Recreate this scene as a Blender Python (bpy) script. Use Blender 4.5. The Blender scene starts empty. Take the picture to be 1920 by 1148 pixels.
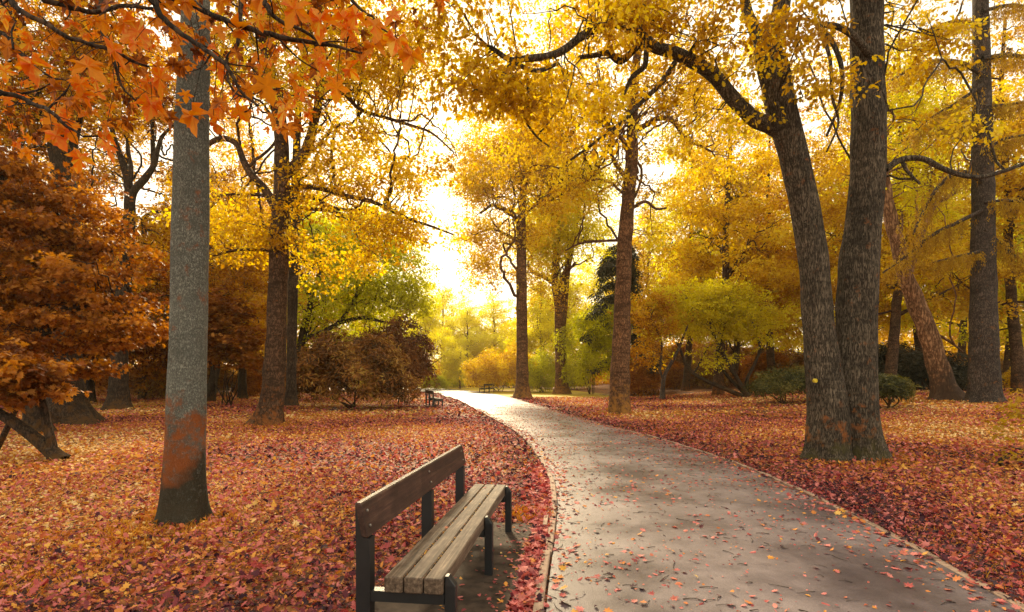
import bpy, math
import numpy as np

S = bpy.context.scene
COL = S.collection
R = math.radians

# ------------------------------------------------------------------ camera
CAM_H, FOCAL_PX, HORIZON = 1.5, 1020.0, 708.0
cd = bpy.data.cameras.new('camera')
cam = bpy.data.objects.new('camera', cd)
COL.objects.link(cam)
cam.location = (0, 0, CAM_H)
cam.rotation_euler = (R(90), 0, 0)
cd.sensor_width = 36
cd.lens = 36 * FOCAL_PX / 1920
cd.shift_y = (HORIZON - 574) / 1920
cd.clip_start = 0.05
cd.clip_end = 1500
S.camera = cam

# ------------------------------------------------------------------ light
SUN_AZ = math.atan2(-0.20, 1.0)      # ahead and a little to the left
SUN_EL = R(29)
w = bpy.data.worlds.new('World')
S.world = w
w.use_nodes = True
nt = w.node_tree
nt.nodes.clear()
sky = nt.nodes.new('ShaderNodeTexSky')
sky.sky_type = 'NISHITA'
sky.sun_disc = False
sky.sun_elevation = SUN_EL
sky.sun_rotation = SUN_AZ
sky.air_density = 1.0
sky.dust_density = 1.0
sky.ozone_density = 0.6
tint = nt.nodes.new('ShaderNodeMix')
tint.data_type = 'RGBA'
tint.blend_type = 'MULTIPLY'
tint.inputs[0].default_value = 1.0
tint.inputs[7].default_value = (1.0, 0.80, 0.50, 1)
bg = nt.nodes.new('ShaderNodeBackground')
bg.inputs['Strength'].default_value = 0.15
wo = nt.nodes.new('ShaderNodeOutputWorld')
nt.links.new(sky.outputs[0], tint.inputs[6])
veil = nt.nodes.new('ShaderNodeMix')       # thin bright overcast evens the sky out
veil.data_type = 'RGBA'
veil.inputs[0].default_value = 0.87
veil.inputs[7].default_value = (3.4, 3.05, 2.45, 1)
nt.links.new(tint.outputs[2], veil.inputs[6])
nt.links.new(veil.outputs[2], bg.inputs['Color'])
nt.links.new(bg.outputs[0], wo.inputs[0])

sl = bpy.data.lights.new('sun', 'SUN')
sl.energy = 3.2
sl.angle = R(8.0)
sl.color = (1.0, 0.80, 0.50)
so = bpy.data.objects.new('sun', sl)
COL.objects.link(so)
so.location = (-8, 40, 30)
so.rotation_euler = (R(90) - SUN_EL, 0, math.pi - SUN_AZ)   # light comes from ahead, above

S.view_settings.view_transform = 'Standard'
S.view_settings.look = 'None'
S.view_settings.exposure = 1.68
S.view_settings.gamma = 1.0
S.cycles.max_bounces = 9
S.cycles.diffuse_bounces = 4
S.cycles.transmission_bounces = 6
S.cycles.sample_clamp_indirect = 8
S.cycles.use_denoising = True
S.cycles.denoising_prefilter = 'NONE'

# ------------------------------------------------------------------ helpers
def at(px, py, y):
    """The point of the place that stands y metres ahead at that spot of the photograph."""
    return np.array([(px - 960) * y / FOCAL_PX, y, CAM_H - (py - HORIZON) * y / FOCAL_PX])

def sstep(a, b, x):
    t = np.clip((x - a) / (b - a), 0, 1)
    return t * t * (3 - 2 * t)

def ground_z(x, y):
    x = np.asarray(x, float); y = np.asarray(y, float)
    rise = 0.62 * sstep(8, 20, x) * sstep(7, 20, y) * (1 - 0.5 * sstep(40, 80, y))
    far = 0.18 * sstep(36, 70, y)
    b = 0.035 * np.sin(x * 0.9 + 1.3) * np.sin(y * 0.7) + 0.02 * np.sin(x * 2.3 + y * 1.7)
    flat = sstep(3.0, 6.5, np.abs(x - 2.0 + 0.0 * y))
    return rise + far + b * flat

def on_ground(px, y):
    x = (px - 960) * y / FOCAL_PX
    return np.array([x, y, float(ground_z(x, y))])

class Buf:
    """Collects polygons and becomes ONE mesh object."""
    def __init__(s):
        s.v = []; s.idx = []; s.size = []; s.mat = []; s.rnd = []; s.smooth = []; s.n = 0
    def add(s, verts, faces, mat=0, rnd=None, smooth=False):
        verts = np.asarray(verts, np.float32).reshape(-1, 3)
        faces = np.asarray(faces, np.int64)
        nf, k = faces.shape
        s.v.append(verts); s.idx.append((faces + s.n).ravel())
        s.size.append(np.full(nf, k)); s.mat.append(np.full(nf, mat))
        s.rnd.append(np.zeros(nf) if rnd is None else np.asarray(rnd, float))
        s.smooth.append(np.full(nf, smooth)); s.n += len(verts)
    def mesh(s, name, mats, origin=(0, 0, 0)):
        me = bpy.data.meshes.new(name)
        v = np.concatenate(s.v) - np.asarray(origin, np.float32)
        idx = np.concatenate(s.idx).astype(np.int32)
        size = np.concatenate(s.size).astype(np.int32)
        me.vertices.add(len(v)); me.vertices.foreach_set('co', v.astype(np.float32).ravel())
        me.loops.add(len(idx)); me.loops.foreach_set('vertex_index', idx)
        me.polygons.add(len(size))
        st = np.zeros(len(size), np.int32); st[1:] = np.cumsum(size)[:-1]
        me.polygons.foreach_set('loop_start', st)
        for m in mats:
            me.materials.append(m)
        me.polygons.foreach_set('material_index', np.concatenate(s.mat).astype(np.int32))
        me.polygons.foreach_set('use_smooth', np.concatenate(s.smooth).astype(bool))
        a = me.attributes.new('rnd', 'FLOAT', 'FACE')
        a.data.foreach_set('value', np.concatenate(s.rnd).astype(np.float32))
        me.update(calc_edges=True)
        me.validate()
        return me

def thing(name, label, cat, loc=(0, 0, 0), rz=0.0, group=None):
    o = bpy.data.objects.new(name, None)
    COL.objects.link(o)
    o.location = [float(c) for c in loc]; o.rotation_euler = (0, 0, rz)
    o['label'] = label; o['category'] = cat
    if group: o['group'] = group
    return o

def part(name, buf, mats, parent, origin=None):
    """A mesh of its own under its thing; buf holds world positions unless origin is given."""
    if origin is None:
        origin = parent['_o'] if '_o' in parent else (0, 0, 0)
    me = buf.mesh(name, mats, origin)
    o = bpy.data.objects.new(name, me)
    COL.objects.link(o)
    o.parent = parent
    return o

def single(name, buf, mats, label=None, cat=None, kind=None, group=None):
    me = buf.mesh(name, mats)
    o = bpy.data.objects.new(name, me)
    COL.objects.link(o)
    if label: o['label'] = label
    if cat: o['category'] = cat
    if kind: o['kind'] = kind
    if group: o['group'] = group
    return o

def dup(root, loc, rz, scale=1.0, label=None, group=None, swap=None):
    r = root.copy(); COL.objects.link(r)
    r.location = [float(c) for c in loc]; r.rotation_euler = (0, 0, rz)
    r.scale = (scale, scale, scale) if not hasattr(scale, '__len__') else scale
    if label: r['label'] = label
    if group: r['group'] = group
    for ch in list(root.children):
        c = ch.copy(); COL.objects.link(c); c.parent = r
        if swap:
            for sl_ in c.material_slots:
                new = swap.get(sl_.material.name)
                if new:
                    sl_.link = 'OBJECT'
                    sl_.material = new
        for g in ch.children:
            d = g.copy(); COL.objects.link(d); d.parent = c
    return r

def spline(pts, step):
    """Catmull-Rom through the points (any number of columns), resampled about every step metres."""
    p = np.asarray(pts, float)
    if len(p) == 2:
        n = max(2, int(np.linalg.norm(p[1, :3] - p[0, :3]) / step) + 1)
        return p[0] + np.linspace(0, 1, n)[:, None] * (p[1] - p[0])
    q = np.vstack([2 * p[0] - p[1], p, 2 * p[-1] - p[-2]])
    out = []
    for i in range(1, len(q) - 2):
        n = max(1, int(np.ceil(np.linalg.norm(q[i + 1, :3] - q[i, :3]) / step)))
        t = np.linspace(0, 1, n, endpoint=False)[:, None]
        a, b, c, d = q[i - 1], q[i], q[i + 1], q[i + 2]
        out.append(0.5 * (2 * b + (c - a) * t + (2 * a - 5 * b + 4 * c - d) * t * t + (3 * b - a - 3 * c + d) * t ** 3))
    out.append(q[-2][None])
    return np.vstack(out)

def tube(buf, pts, rad, sides=8, mat=0, rnd=0.0, prof=None, cap=True):
    """A tapering limb. prof(theta, s) multiplies the radius."""
    p = np.asarray(pts, float); n = len(p)
    rad = np.broadcast_to(np.asarray(rad, float), (n,))
    t = np.gradient(p, axis=0)
    t /= np.linalg.norm(t, axis=1)[:, None] + 1e-9
    ref = np.array([0.0, 1.0, 0.0]) if abs(t[0][1]) < 0.8 else np.array([1.0, 0, 0])
    a = np.zeros_like(p)
    u = ref - t[0] * (ref @ t[0]); u /= np.linalg.norm(u); a[0] = u
    for i in range(1, n):
        u = u - t[i] * (u @ t[i]); u /= np.linalg.norm(u) + 1e-9; a[i] = u
    b = np.cross(t, a)
    th = np.linspace(0, 2 * np.pi, sides, endpoint=False)
    r = rad[:, None] * np.ones(sides)
    if prof is not None:
        s = np.concatenate([[0], np.cumsum(np.linalg.norm(np.diff(p, axis=0), axis=1))])
        r = r * prof(th[None, :], s[:, None])
    v = p[:, None, :] + r[:, :, None] * (np.cos(th)[None, :, None] * a[:, None, :] + np.sin(th)[None, :, None] * b[:, None, :])
    i = np.arange(n - 1)[:, None]; j = np.arange(sides)[None, :]; k = (j + 1) % sides
    f = np.stack([i * sides + j, i * sides + k, (i + 1) * sides + k, (i + 1) * sides + j], -1).reshape(-1, 4)
    buf.add(v.reshape(-1, 3), f, mat, np.full(len(f), rnd), True)
    if cap:
        c = np.vstack([v[-1], p[-1][None] + t[-1] * rad[-1] * 0.6])
        fc = np.stack([np.arange(sides), (np.arange(sides) + 1) % sides, np.full(sides, sides)], -1)
        buf.add(c, fc, mat, np.full(sides, rnd), True)

def bark_prof(rng, lump=0.04, ridge=0.012, flare=0.0, fh=0.4, lobes=5):
    ph = rng.uniform(0, 6.28, 16)
    fr = rng.uniform(0.7, 3.2, 8)
    def f(th, s):
        r = 1 + 0 * th * s
        for k in range(5):
            r = r + lump / (1 + 0.4 * k) * np.sin((k % 3 + 1) * th + ph[k] + fr[k] * s) * np.sin(fr[k + 1] * 1.7 * s + ph[k + 5])
        r = r + ridge * np.sin(17 * th + 1.2 * np.sin(5 * s + ph[10])) + ridge * np.sin(11 * th + 2 * np.sin(3.1 * s + ph[11]))
        if flare:
            e = np.exp(-s / fh)
            root = 0.55 + 0.45 * np.cos(lobes * th + ph[12] + 0.7 * np.sin(th + ph[13])) + 0.25 * np.cos((lobes - 2) * th + ph[14])
            r = r + flare * e * root + flare * 0.25 * np.exp(-s / (fh * 3))
        return r
    return f

def unit(v):
    return v / (np.linalg.norm(v, axis=-1, keepdims=True) + 1e-9)

UP = np.array([0.0, 0.0, 1.0])

# one leaf = a small outline in (along, across, lift) units of its length
def leaf_shape(kind):
    if kind == 'folded':
        v = np.array([[0, 0, 0], [0.45, 0.30, 0.09], [1, 0, -0.06], [0.45, -0.30, 0.09]])
        return v, np.array([[0, 2, 1], [0, 3, 2]])
    if kind == 'narrow':
        v = np.array([[0, 0, 0], [0.45, 0.15, 0.04], [1, 0, -0.10], [0.45, -0.15, 0.04]])
        return v, np.array([[0, 2, 1], [0, 3, 2]])
    if kind == 'oak':
        o = [(0, 0), (.18, .10), (.30, .26), (.40, .15), (.55, .34), (.66, .18), (.80, .26), (1, 0)]
        h = np.array([(a, b, .25 * b - .12 * a * a) for a, b in o])
        m = h[1:-1] * np.array([1, -1, 1])
        v = np.vstack([[0.5, 0, -0.03], h, m[::-1]])
    elif kind == 'star':
        o = [(0, 0), (-.10, .30), (.12, .26), (.30, .58), (.42, .26), (.72, .36), (.62, .12), (1, 0)]
        h = np.array([(a, b, .22 * b * b) for a, b in o])
        m = h[1:-1] * np.array([1, -1, 1])
        v = np.vstack([[0.30, 0, -0.02], h, m[::-1]])
    else:  # maple
        o = [(0, 0), (-.13, .14), (-.20, .40), (.00, .27), (.10, .30), (.16, .52), (.30, .76), (.33, .52), (.47, .50),
             (.34, .19), (.50, .20), (.58, .33), (.68, .20), (.80, .19), (1.05, 0)]
        h = np.array([(a, b, -.28 * b * b - .16 * max(a - .3, 0) ** 2 + .10 * b + (.07 if k_ in (3, 4, 8, 9, 10) else -.05)) for k_, (a, b) in enumerate(o)])
        m = h[1:-1] * np.array([1, -1, 1])
        v = np.vstack([[0.28, 0, -0.02], h, m[::-1]])
    n = len(v) - 1
    f = np.stack([np.zeros(n, int), 1 + np.arange(n), 1 + (np.arange(n) + 1) % n], -1)
    return v, f

def put_leaves(buf, pos, direc, nor, size, rnd, kind='folded', mat=0, curl=None):
    v, f = leaf_shape(kind)
    n = len(pos)
    if n == 0: return
    d = unit(direc); nn = unit(nor - d * np.sum(nor * d, 1)[:, None]); b = np.cross(nn, d)
    lift = v[None, :, 2] * (np.ones(n) if curl is None else curl)[:, None]
    P = pos[:, None] + size[:, None, None] * (v[None, :, 0, None] * d[:, None] + v[None, :, 1, None] * b[:, None] + lift[:, :, None] * nn[:, None])
    F = (f[None] + (np.arange(n) * len(v))[:, None, None]).reshape(-1, 3)
    rr = np.repeat(rnd, len(f))
    if kind == 'maple':    # each side of a vein has its own tone
        pt = np.where(np.arange(len(f)) % 2 == 0, .05, -.05) + .05 * np.sin(np.arange(len(f)) * 1.3)
        rr = np.clip(rr + np.tile(pt, n) + np.random.RandomState(n).normal(0, .05, len(rr)), 0, 1)
    buf.add(P.reshape(-1, 3), F, mat, rr, False)

def sprays(buf, rng, C, A, m, rad, size, kind='folded', flat=0.15, droop=0.3, jit=0.55, mat=0, tone=None):
    """Around every point C, m leaves in a disc square to the axis A."""
    n = len(C)
    if n == 0: return
    A = unit(A)
    ref = np.where(np.abs(A[:, 2:3]) < 0.9, UP, np.array([1.0, 0, 0]))
    t1 = unit(np.cross(A, ref)); t2 = np.cross(A, t1)
    ang = rng.uniform(0, 6.283, (n, m)); q = np.sqrt(rng.uniform(0.03, 1, (n, m)))
    rad = np.broadcast_to(np.asarray(rad, float), (n,))[:, None]
    radial = np.cos(ang)[..., None] * t1[:, None] + np.sin(ang)[..., None] * t2[:, None]
    pos = C[:, None] + (rad * q)[..., None] * radial + (rng.normal(0, flat, (n, m)) * rad)[..., None] * A[:, None]
    pos[..., 2] -= droop * rad * q * q
    d = radial + rng.normal(0, jit, (n, m, 3)); d[..., 2] -= droop
    nor = A[:, None] + rng.normal(0, jit, (n, m, 3))
    sz = size * np.exp(rng.normal(0, 0.25, (n, m)))
    base = rng.uniform(0, 1, n) if tone is None else tone
    rn = np.clip(base[:, None] + rng.normal(0, 0.17, (n, m)), 0, 1)
    put_leaves(buf, pos.reshape(-1, 3), d.reshape(-1, 3), nor.reshape(-1, 3), sz.ravel(), rn.ravel(), kind, mat)

def grow_twigs(buf, rng, nodes, nrad, clumps, mat=1, sides=5, wob=0.12, up=0.15, thick=1.0):
    """Joins every leaf clump to the nearest limb, branch by branch."""
    P = [np.asarray(n, float) for n in nodes]; Q = list(nrad)
    P = list(P)
    arr = np.array(P); rr = np.array(Q)
    d0 = np.min(np.linalg.norm(clumps[:, None] - arr[None], axis=2), axis=1)
    for ci in np.argsort(d0):
        c = clumps[ci]
        d = np.linalg.norm(arr - c, axis=1)
        j = int(np.argmin(d + 0.02 / (rr + 0.004)))
        a = arr[j]; L = d[j]
        if L < 0.05: continue
        n = max(4, min(9, int(L / 0.35) + 3))
        t = np.linspace(0, 1, n)[:, None]
        p = a + (c - a) * t
        p[:, 2] += up * L * np.sin(np.pi * t[:, 0])
        p[1:-1] += rng.normal(0, wob * L / math.sqrt(n), (n - 2, 3))
        r0 = min(0.75 * rr[j], (0.010 + 0.011 * L) * thick)
        r = r0 * (1 - 0.72 * t[:, 0])
        tube(buf, p, r, sides, mat, rng.uniform(), cap=False)
        arr = np.vstack([arr, p[1:]]); rr = np.concatenate([rr, r[1:]])

def gnarled(buf, rng, nodes, nrad, clumps, count, r0=.03, mat=1):
    """Long crooked branches that run through the crown."""
    for _ in range(count):
        j = rng.randint(len(nodes)); a = nodes[j]
        d = np.linalg.norm(clumps - a, axis=1)
        ok = np.where((d > np.percentile(d, 18)) & (d < np.percentile(d, 58)))[0]
        c = clumps[rng.choice(ok)]; L = np.linalg.norm(c - a); n = 6
        t = np.linspace(0, 1, n)[:, None]
        p = a + (c - a) * t; p[:, 2] += .14 * L * np.sin(np.pi * t[:, 0])
        p[1:-1] += rng.normal(0, .075 * L, (n - 2, 3))
        p = spline(p, max(L / 24, .06)); k = np.linspace(0, 1, len(p))
        p[1:-1] += rng.normal(0, .012 * L, (len(p) - 2, 3)) * .6
        r = min(r0 * (.7 + .08 * L), .7 * nrad[j] + .004)
        tube(buf, p, r * (1 - .8 * k), 6, mat, .5, cap=False)
        for q in range(3):   # forks
            s_ = int(len(p) * rng.uniform(.3, .85)); v = rng.normal(0, 1, 3) * L * .16 + (p[-1] - p[0]) * .15
            f = spline([p[s_], p[s_] + v * .5 + rng.normal(0, .03 * L, 3), p[s_] + v], max(L / 30, .05))
            tube(buf, f, np.linspace(r * (1 - .8 * k[s_]) * .7, r * .12, len(f)), 5, mat, .5, cap=False)

def fill_blobs(rng, blobs, n, shell=0.45):
    """n clump centres spread through the ellipsoids (centre, radii)."""
    vol = np.array([b[1][0] * b[1][1] * b[1][2] for b in blobs]) ** 0.75
    pick = rng.choice(len(blobs), n, p=vol / vol.sum())
    u = unit(rng.normal(0, 1, (n, 3))) * (rng.uniform(0, 1, n) ** shell)[:, None]
    c = np.array([b[0] for b in blobs])[pick]; r = np.array([b[1] for b in blobs])[pick]
    ph = rng.uniform(0, 6.28, (len(blobs), 4))[pick]
    k = 1 + .22 * np.sin(4.2 * u[:, 0] + ph[:, 0]) * np.sin(4.6 * u[:, 2] + ph[:, 1]) + .18 * np.sin(7 * u[:, 1] + ph[:, 2] + 5 * u[:, 2]) + .10 * np.sin(11 * u[:, 0] + ph[:, 3])
    k = k * np.where(rng.uniform(0, 1, n) < .12, 1.22, 1.0)
    return c + u * r * k[:, None], unit(u * r + 1e-6)

def foliage(buf, rng, clumps, outw, k, m, cr, rad, size, kind='folded', flat=0.15, droop=0.3, up=0.8, jit=0.55):
    n = len(clumps)
    off = rng.normal(0, 1, (n, k, 3)) * np.asarray(cr) * 0.6
    C = (clumps[:, None] + off).reshape(-1, 3)
    A = (UP * up + outw[:, None] * (1 - up) * 0.8 + rng.normal(0, 0.35, (n, k, 3))).reshape(-1, 3)
    tone = np.clip(np.repeat(rng.uniform(0, 1, n), k) + rng.normal(0, 0.15, n * k), 0, 1)
    sprays(buf, rng, C, A, m, rad, size, kind, flat, droop, jit, 0, tone)

def blob(px, py, y, rx, rz, ry):
    """An ellipsoid of crown: where it stands, half-width and half-height as seen at that distance, half-depth in metres."""
    return (at(px, py, y), np.array([rx * y / FOCAL_PX, ry, rz * y / FOCAL_PX]))

# ------------------------------------------------------------------ materials
def new_mat(name):
    m = bpy.data.materials.new(name); m.use_nodes = True
    m.node_tree.nodes.clear()
    return m, m.node_tree.nodes, m.node_tree.links

def ramp(nodes, cols):
    r = nodes.new('ShaderNodeValToRGB')
    e = r.color_ramp.elements
    while len(e) < len(cols): e.new(0.5)
    for el, (p, c) in zip(e, cols):
        el.position = p; el.color = (*c, 1)
    return r

def math_node(nodes, op, a=None, b=None):
    n = nodes.new('ShaderNodeMath'); n.operation = op
    if a is not None: n.inputs[0].default_value = a
    if b is not None: n.inputs[1].default_value = b
    return n

def leaf_mat(name, cols, transl=0.58, rough=0.5, noise=0.35, scale=0.7, vary=0.10, sat=1.25):
    m, N, L = new_mat(name)
    out = N.new('ShaderNodeOutputMaterial')
    at_ = N.new('ShaderNodeAttribute'); at_.attribute_name = 'rnd'
    geo = N.new('ShaderNodeNewGeometry')
    nz = N.new('ShaderNodeTexNoise'); nz.inputs['Scale'].default_value = scale; nz.inputs['Detail'].default_value = 2
    L.new(geo.outputs['Position'], nz.inputs['Vector'])
    s = math_node(N, 'SUBTRACT', b=0.5); L.new(nz.outputs['Fac'], s.inputs[0])
    k = math_node(N, 'MULTIPLY', b=noise * 2); L.new(s.outputs[0], k.inputs[0])
    oi = N.new('ShaderNodeObjectInfo')
    o1 = math_node(N, 'SUBTRACT', b=0.5); L.new(oi.outputs['Random'], o1.inputs[0])
    o2 = math_node(N, 'MULTIPLY', b=vary * 2); L.new(o1.outputs[0], o2.inputs[0])
    a1 = math_node(N, 'ADD'); L.new(at_.outputs['Fac'], a1.inputs[0]); L.new(k.outputs[0], a1.inputs[1])
    a2 = math_node(N, 'ADD'); L.new(a1.outputs[0], a2.inputs[0]); L.new(o2.outputs[0], a2.inputs[1])
    rp = ramp(N, cols); L.new(a2.outputs[0], rp.inputs[0])
    pb = N.new('ShaderNodeBsdfPrincipled'); pb.inputs['Roughness'].default_value = rough
    pb.inputs['Specular IOR Level'].default_value = 0.2
    L.new(rp.outputs[0], pb.inputs['Base Color'])
    hs = N.new('ShaderNodeHueSaturation'); hs.inputs['Saturation'].default_value = sat; hs.inputs['Value'].default_value = 1.25
    L.new(rp.outputs[0], hs.inputs['Color'])
    tr = N.new('ShaderNodeBsdfTranslucent'); L.new(hs.outputs[0], tr.inputs['Color'])
    mx = N.new('ShaderNodeMixShader'); mx.inputs[0].default_value = transl
    L.new(pb.outputs[0], mx.inputs[1]); L.new(tr.outputs[0], mx.inputs[2]); L.new(mx.outputs[0], out.inputs[0])
    return m

def bark_mat(name, dark, light, moss=(0.30, 0.10, 0.02), moss_h=0.8, moss_amt=0.5, patch=0.0, sx=9.0, bump=0.6, plates=1.0, zr=0.22, band=0.35, foot=None):
    """Ridged bark with moss towards the foot and in patches of its own."""
    m, N, L = new_mat(name)
    out = N.new('ShaderNodeOutputMaterial')
    tc = N.new('ShaderNodeTexCoord')
    mp = N.new('ShaderNodeMapping'); mp.inputs['Scale'].default_value = (sx, sx, sx * zr)
    L.new(tc.outputs['Object'], mp.inputs[0])
    n1 = N.new('ShaderNodeTexNoise'); n1.inputs['Scale'].default_value = 2.2; n1.inputs['Detail'].default_value = 8; n1.inputs['Roughness'].default_value = 0.68
    n1.inputs['Distortion'].default_value = 0.6
    L.new(mp.outputs[0], n1.inputs['Vector'])
    v1 = N.new('ShaderNodeTexNoise'); v1.inputs['Scale'].default_value = 1.5 * plates; v1.inputs['Detail'].default_value = 3
    v1.inputs['Roughness'].default_value = 0.6; v1.inputs['Distortion'].default_value = 0.5
    L.new(mp.outputs[0], v1.inputs['Vector'])
    va = math_node(N, 'SUBTRACT', b=0.5); L.new(v1.outputs['Fac'], va.inputs[0])
    vb = math_node(N, 'ABSOLUTE'); L.new(va.outputs[0], vb.inputs[0])
    vs = N.new('ShaderNodeMapRange'); L.new(vb.outputs[0], vs.inputs[0])
    vs.inputs[1].default_value = 0.0; vs.inputs[2].default_value = 0.11; vs.inputs[3].default_value = 0.1; vs.inputs[4].default_value = 1.0
    # cross cracks and bands round the stem
    mb = N.new('ShaderNodeMapping'); mb.inputs['Scale'].default_value = (1.3, 1.3, 5.5); L.new(tc.outputs['Object'], mb.inputs[0])
    nb = N.new('ShaderNodeTexNoise'); nb.inputs['Scale'].default_value = 1.4; nb.inputs['Detail'].default_value = 6; nb.inputs['Roughness'].default_value = 0.6; L.new(mb.outputs[0], nb.inputs['Vector'])
    bnd = ramp(N, [(0.40, (1 - band,) * 3), (0.52, (1, 1, 1))]); L.new(nb.outputs['Fac'], bnd.inputs[0])
    h0 = math_node(N, 'MULTIPLY'); L.new(n1.outputs['Fac'], h0.inputs[0]); L.new(vs.outputs[0], h0.inputs[1])
    h1 = math_node(N, 'MULTIPLY'); L.new(h0.outputs[0], h1.inputs[0]); L.new(bnd.outputs[0], h1.inputs[1])
    mid = tuple((a + b) / 2 for a, b in zip(dark, light))
    rp = ramp(N, [(0.10, dark), (0.40, mid), (0.66, light)])
    L.new(h1.outputs[0], rp.inputs[0])
    # broad weathering
    n2 = N.new('ShaderNodeTexNoise'); n2.inputs['Scale'].default_value = 1.6; n2.inputs['Detail'].default_value = 6
    L.new(tc.outputs['Object'], n2.inputs['Vector'])
    wt = ramp(N, [(0.35, (0.7, 0.7, 0.7)), (0.68, (1.2, 1.2, 1.2))]); L.new(n2.outputs['Fac'], wt.inputs[0])
    mm = N.new('ShaderNodeMix'); mm.data_type = 'RGBA'; mm.blend_type = 'MULTIPLY'; mm.inputs[0].default_value = 1
    L.new(rp.outputs[0], mm.inputs[6]); L.new(wt.outputs[0], mm.inputs[7])
    # moss
    sep = N.new('ShaderNodeSeparateXYZ'); L.new(tc.outputs['Object'], sep.inputs[0])
    hz = N.new('ShaderNodeMapRange'); hz.inputs[1].default_value = moss_h * 1.25; hz.inputs[2].default_value = moss_h * 0.15
    L.new(sep.outputs['Z'], hz.inputs[0])
    n3 = N.new('ShaderNodeTexNoise'); n3.inputs['Scale'].default_value = 5.5; n3.inputs['Detail'].default_value = 7; n3.inputs['Roughness'].default_value = 0.7
    L.new(tc.outputs['Object'], n3.inputs['Vector'])
    s1 = math_node(N, 'MULTIPLY', b=moss_amt); L.new(hz.outputs[0], s1.inputs[0])
    s2 = math_node(N, 'ADD', b=patch - 0.62); L.new(s1.outputs[0], s2.inputs[0])
    sa = math_node(N, 'MULTIPLY_ADD', b=1.9); sa.inputs[2].default_value = -0.45; L.new(n3.outputs['Fac'], sa.inputs[0])
    s3 = math_node(N, 'ADD'); L.new(s2.outputs[0], s3.inputs[0]); L.new(sa.outputs[0], s3.inputs[1])
    s4 = N.new('ShaderNodeMapRange'); s4.inputs[1].default_value = 0.0; s4.inputs[2].default_value = 0.30; L.new(s3.outputs[0], s4.inputs[0])
    mk = N.new('ShaderNodeMix'); mk.data_type = 'RGBA'; mk.inputs[7].default_value = (*moss, 1)
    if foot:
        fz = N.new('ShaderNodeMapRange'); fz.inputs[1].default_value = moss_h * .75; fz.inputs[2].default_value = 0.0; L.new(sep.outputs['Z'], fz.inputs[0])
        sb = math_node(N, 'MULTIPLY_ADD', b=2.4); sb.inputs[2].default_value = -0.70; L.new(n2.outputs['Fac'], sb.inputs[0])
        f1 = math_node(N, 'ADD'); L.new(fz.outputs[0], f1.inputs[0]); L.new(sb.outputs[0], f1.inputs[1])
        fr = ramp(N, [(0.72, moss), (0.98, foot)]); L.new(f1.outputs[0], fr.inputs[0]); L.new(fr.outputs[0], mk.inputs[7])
    s5 = math_node(N, 'MULTIPLY', b=0.85); L.new(s4.outputs[0], s5.inputs[0])
    L.new(s5.outputs[0], mk.inputs[0]); L.new(mm.outputs[2], mk.inputs[6])
    pb = N.new('ShaderNodeBsdfPrincipled'); pb.inputs['Roughness'].default_value = 0.9; pb.inputs['Specular IOR Level'].default_value = 0.2
    L.new(mk.outputs[2], pb.inputs['Base Color'])
    bp = N.new('ShaderNodeBump'); bp.inputs['Strength'].default_value = bump; bp.inputs['Distance'].default_value = 0.03
    L.new(h1.outputs[0], bp.inputs['Height']); L.new(bp.outputs[0], pb.inputs['Normal'])
    L.new(pb.outputs[0], out.inputs[0])
    return m

def plain_mat(name, col, rough=0.6, metal=0.0, var=0.25, scale=8.0, bump=0.15, spec=0.4, stretch=(1, 1, 1)):
    m, N, L = new_mat(name)
    out = N.new('ShaderNodeOutputMaterial')
    tc = N.new('ShaderNodeTexCoord')
    mp = N.new('ShaderNodeMapping'); mp.inputs['Scale'].default_value = stretch
    L.new(tc.outputs['Object'], mp.inputs[0])
    nz = N.new('ShaderNodeTexNoise'); nz.inputs['Scale'].default_value = scale; nz.inputs['Detail'].default_value = 8; nz.inputs['Roughness'].default_value = 0.65
    L.new(mp.outputs[0], nz.inputs['Vector'])
    lo = tuple(c * (1 - var) for c in col); hi = tuple(c * (1 + var) for c in col)
    rp = ramp(N, [(0.3, lo), (0.7, hi)]); L.new(nz.outputs['Fac'], rp.inputs[0])
    pb = N.new('ShaderNodeBsdfPrincipled'); pb.inputs['Roughness'].default_value = rough; pb.inputs['Metallic'].default_value = metal
    pb.inputs['Specular IOR Level'].default_value = spec
    L.new(rp.outputs[0], pb.inputs['Base Color'])
    bp = N.new('ShaderNodeBump'); bp.inputs['Strength'].default_value = bump; bp.inputs['Distance'].default_value = 0.005
    L.new(nz.outputs['Fac'], bp.inputs['Height']); L.new(bp.outputs[0], pb.inputs['Normal'])
    L.new(pb.outputs[0], out.inputs[0])
    return m

M = {}
M['gold'] = leaf_mat('gold_leaves', [(0.0, (0.36, 0.19, 0.012)), (0.35, (0.56, 0.35, 0.018)), (0.7, (0.66, 0.48, 0.03)), (1.0, (0.72, 0.58, 0.06))])
M['amber'] = leaf_mat('amber_leaves', [(0.0, (0.28, 0.11, 0.01)), (0.4, (0.48, 0.24, 0.014)), (0.75, (0.6, 0.37, 0.022)), (1.0, (0.66, 0.47, 0.04))])
M['yellow'] = leaf_mat('yellow_leaves', [(0.0, (0.44, 0.35, 0.012)), (0.4, (0.6, 0.52, 0.016)), (0.75, (0.68, 0.62, 0.03)), (1.0, (0.74, 0.7, 0.06))])
M['lime'] = leaf_mat('lime_leaves', [(0.0, (0.26, 0.25, 0.012)), (0.4, (0.42, 0.41, 0.014)), (0.75, (0.55, 0.54, 0.02)), (1.0, (0.64, 0.63, 0.05))])
M['olive'] = leaf_mat('olive_gold_leaves', [(0.0, (0.30, 0.18, 0.012)), (0.4, (0.46, 0.33, 0.016)), (0.75, (0.58, 0.48, 0.02)), (1.0, (0.64, 0.57, 0.05))], noise=0.5, scale=0.9)
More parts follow.
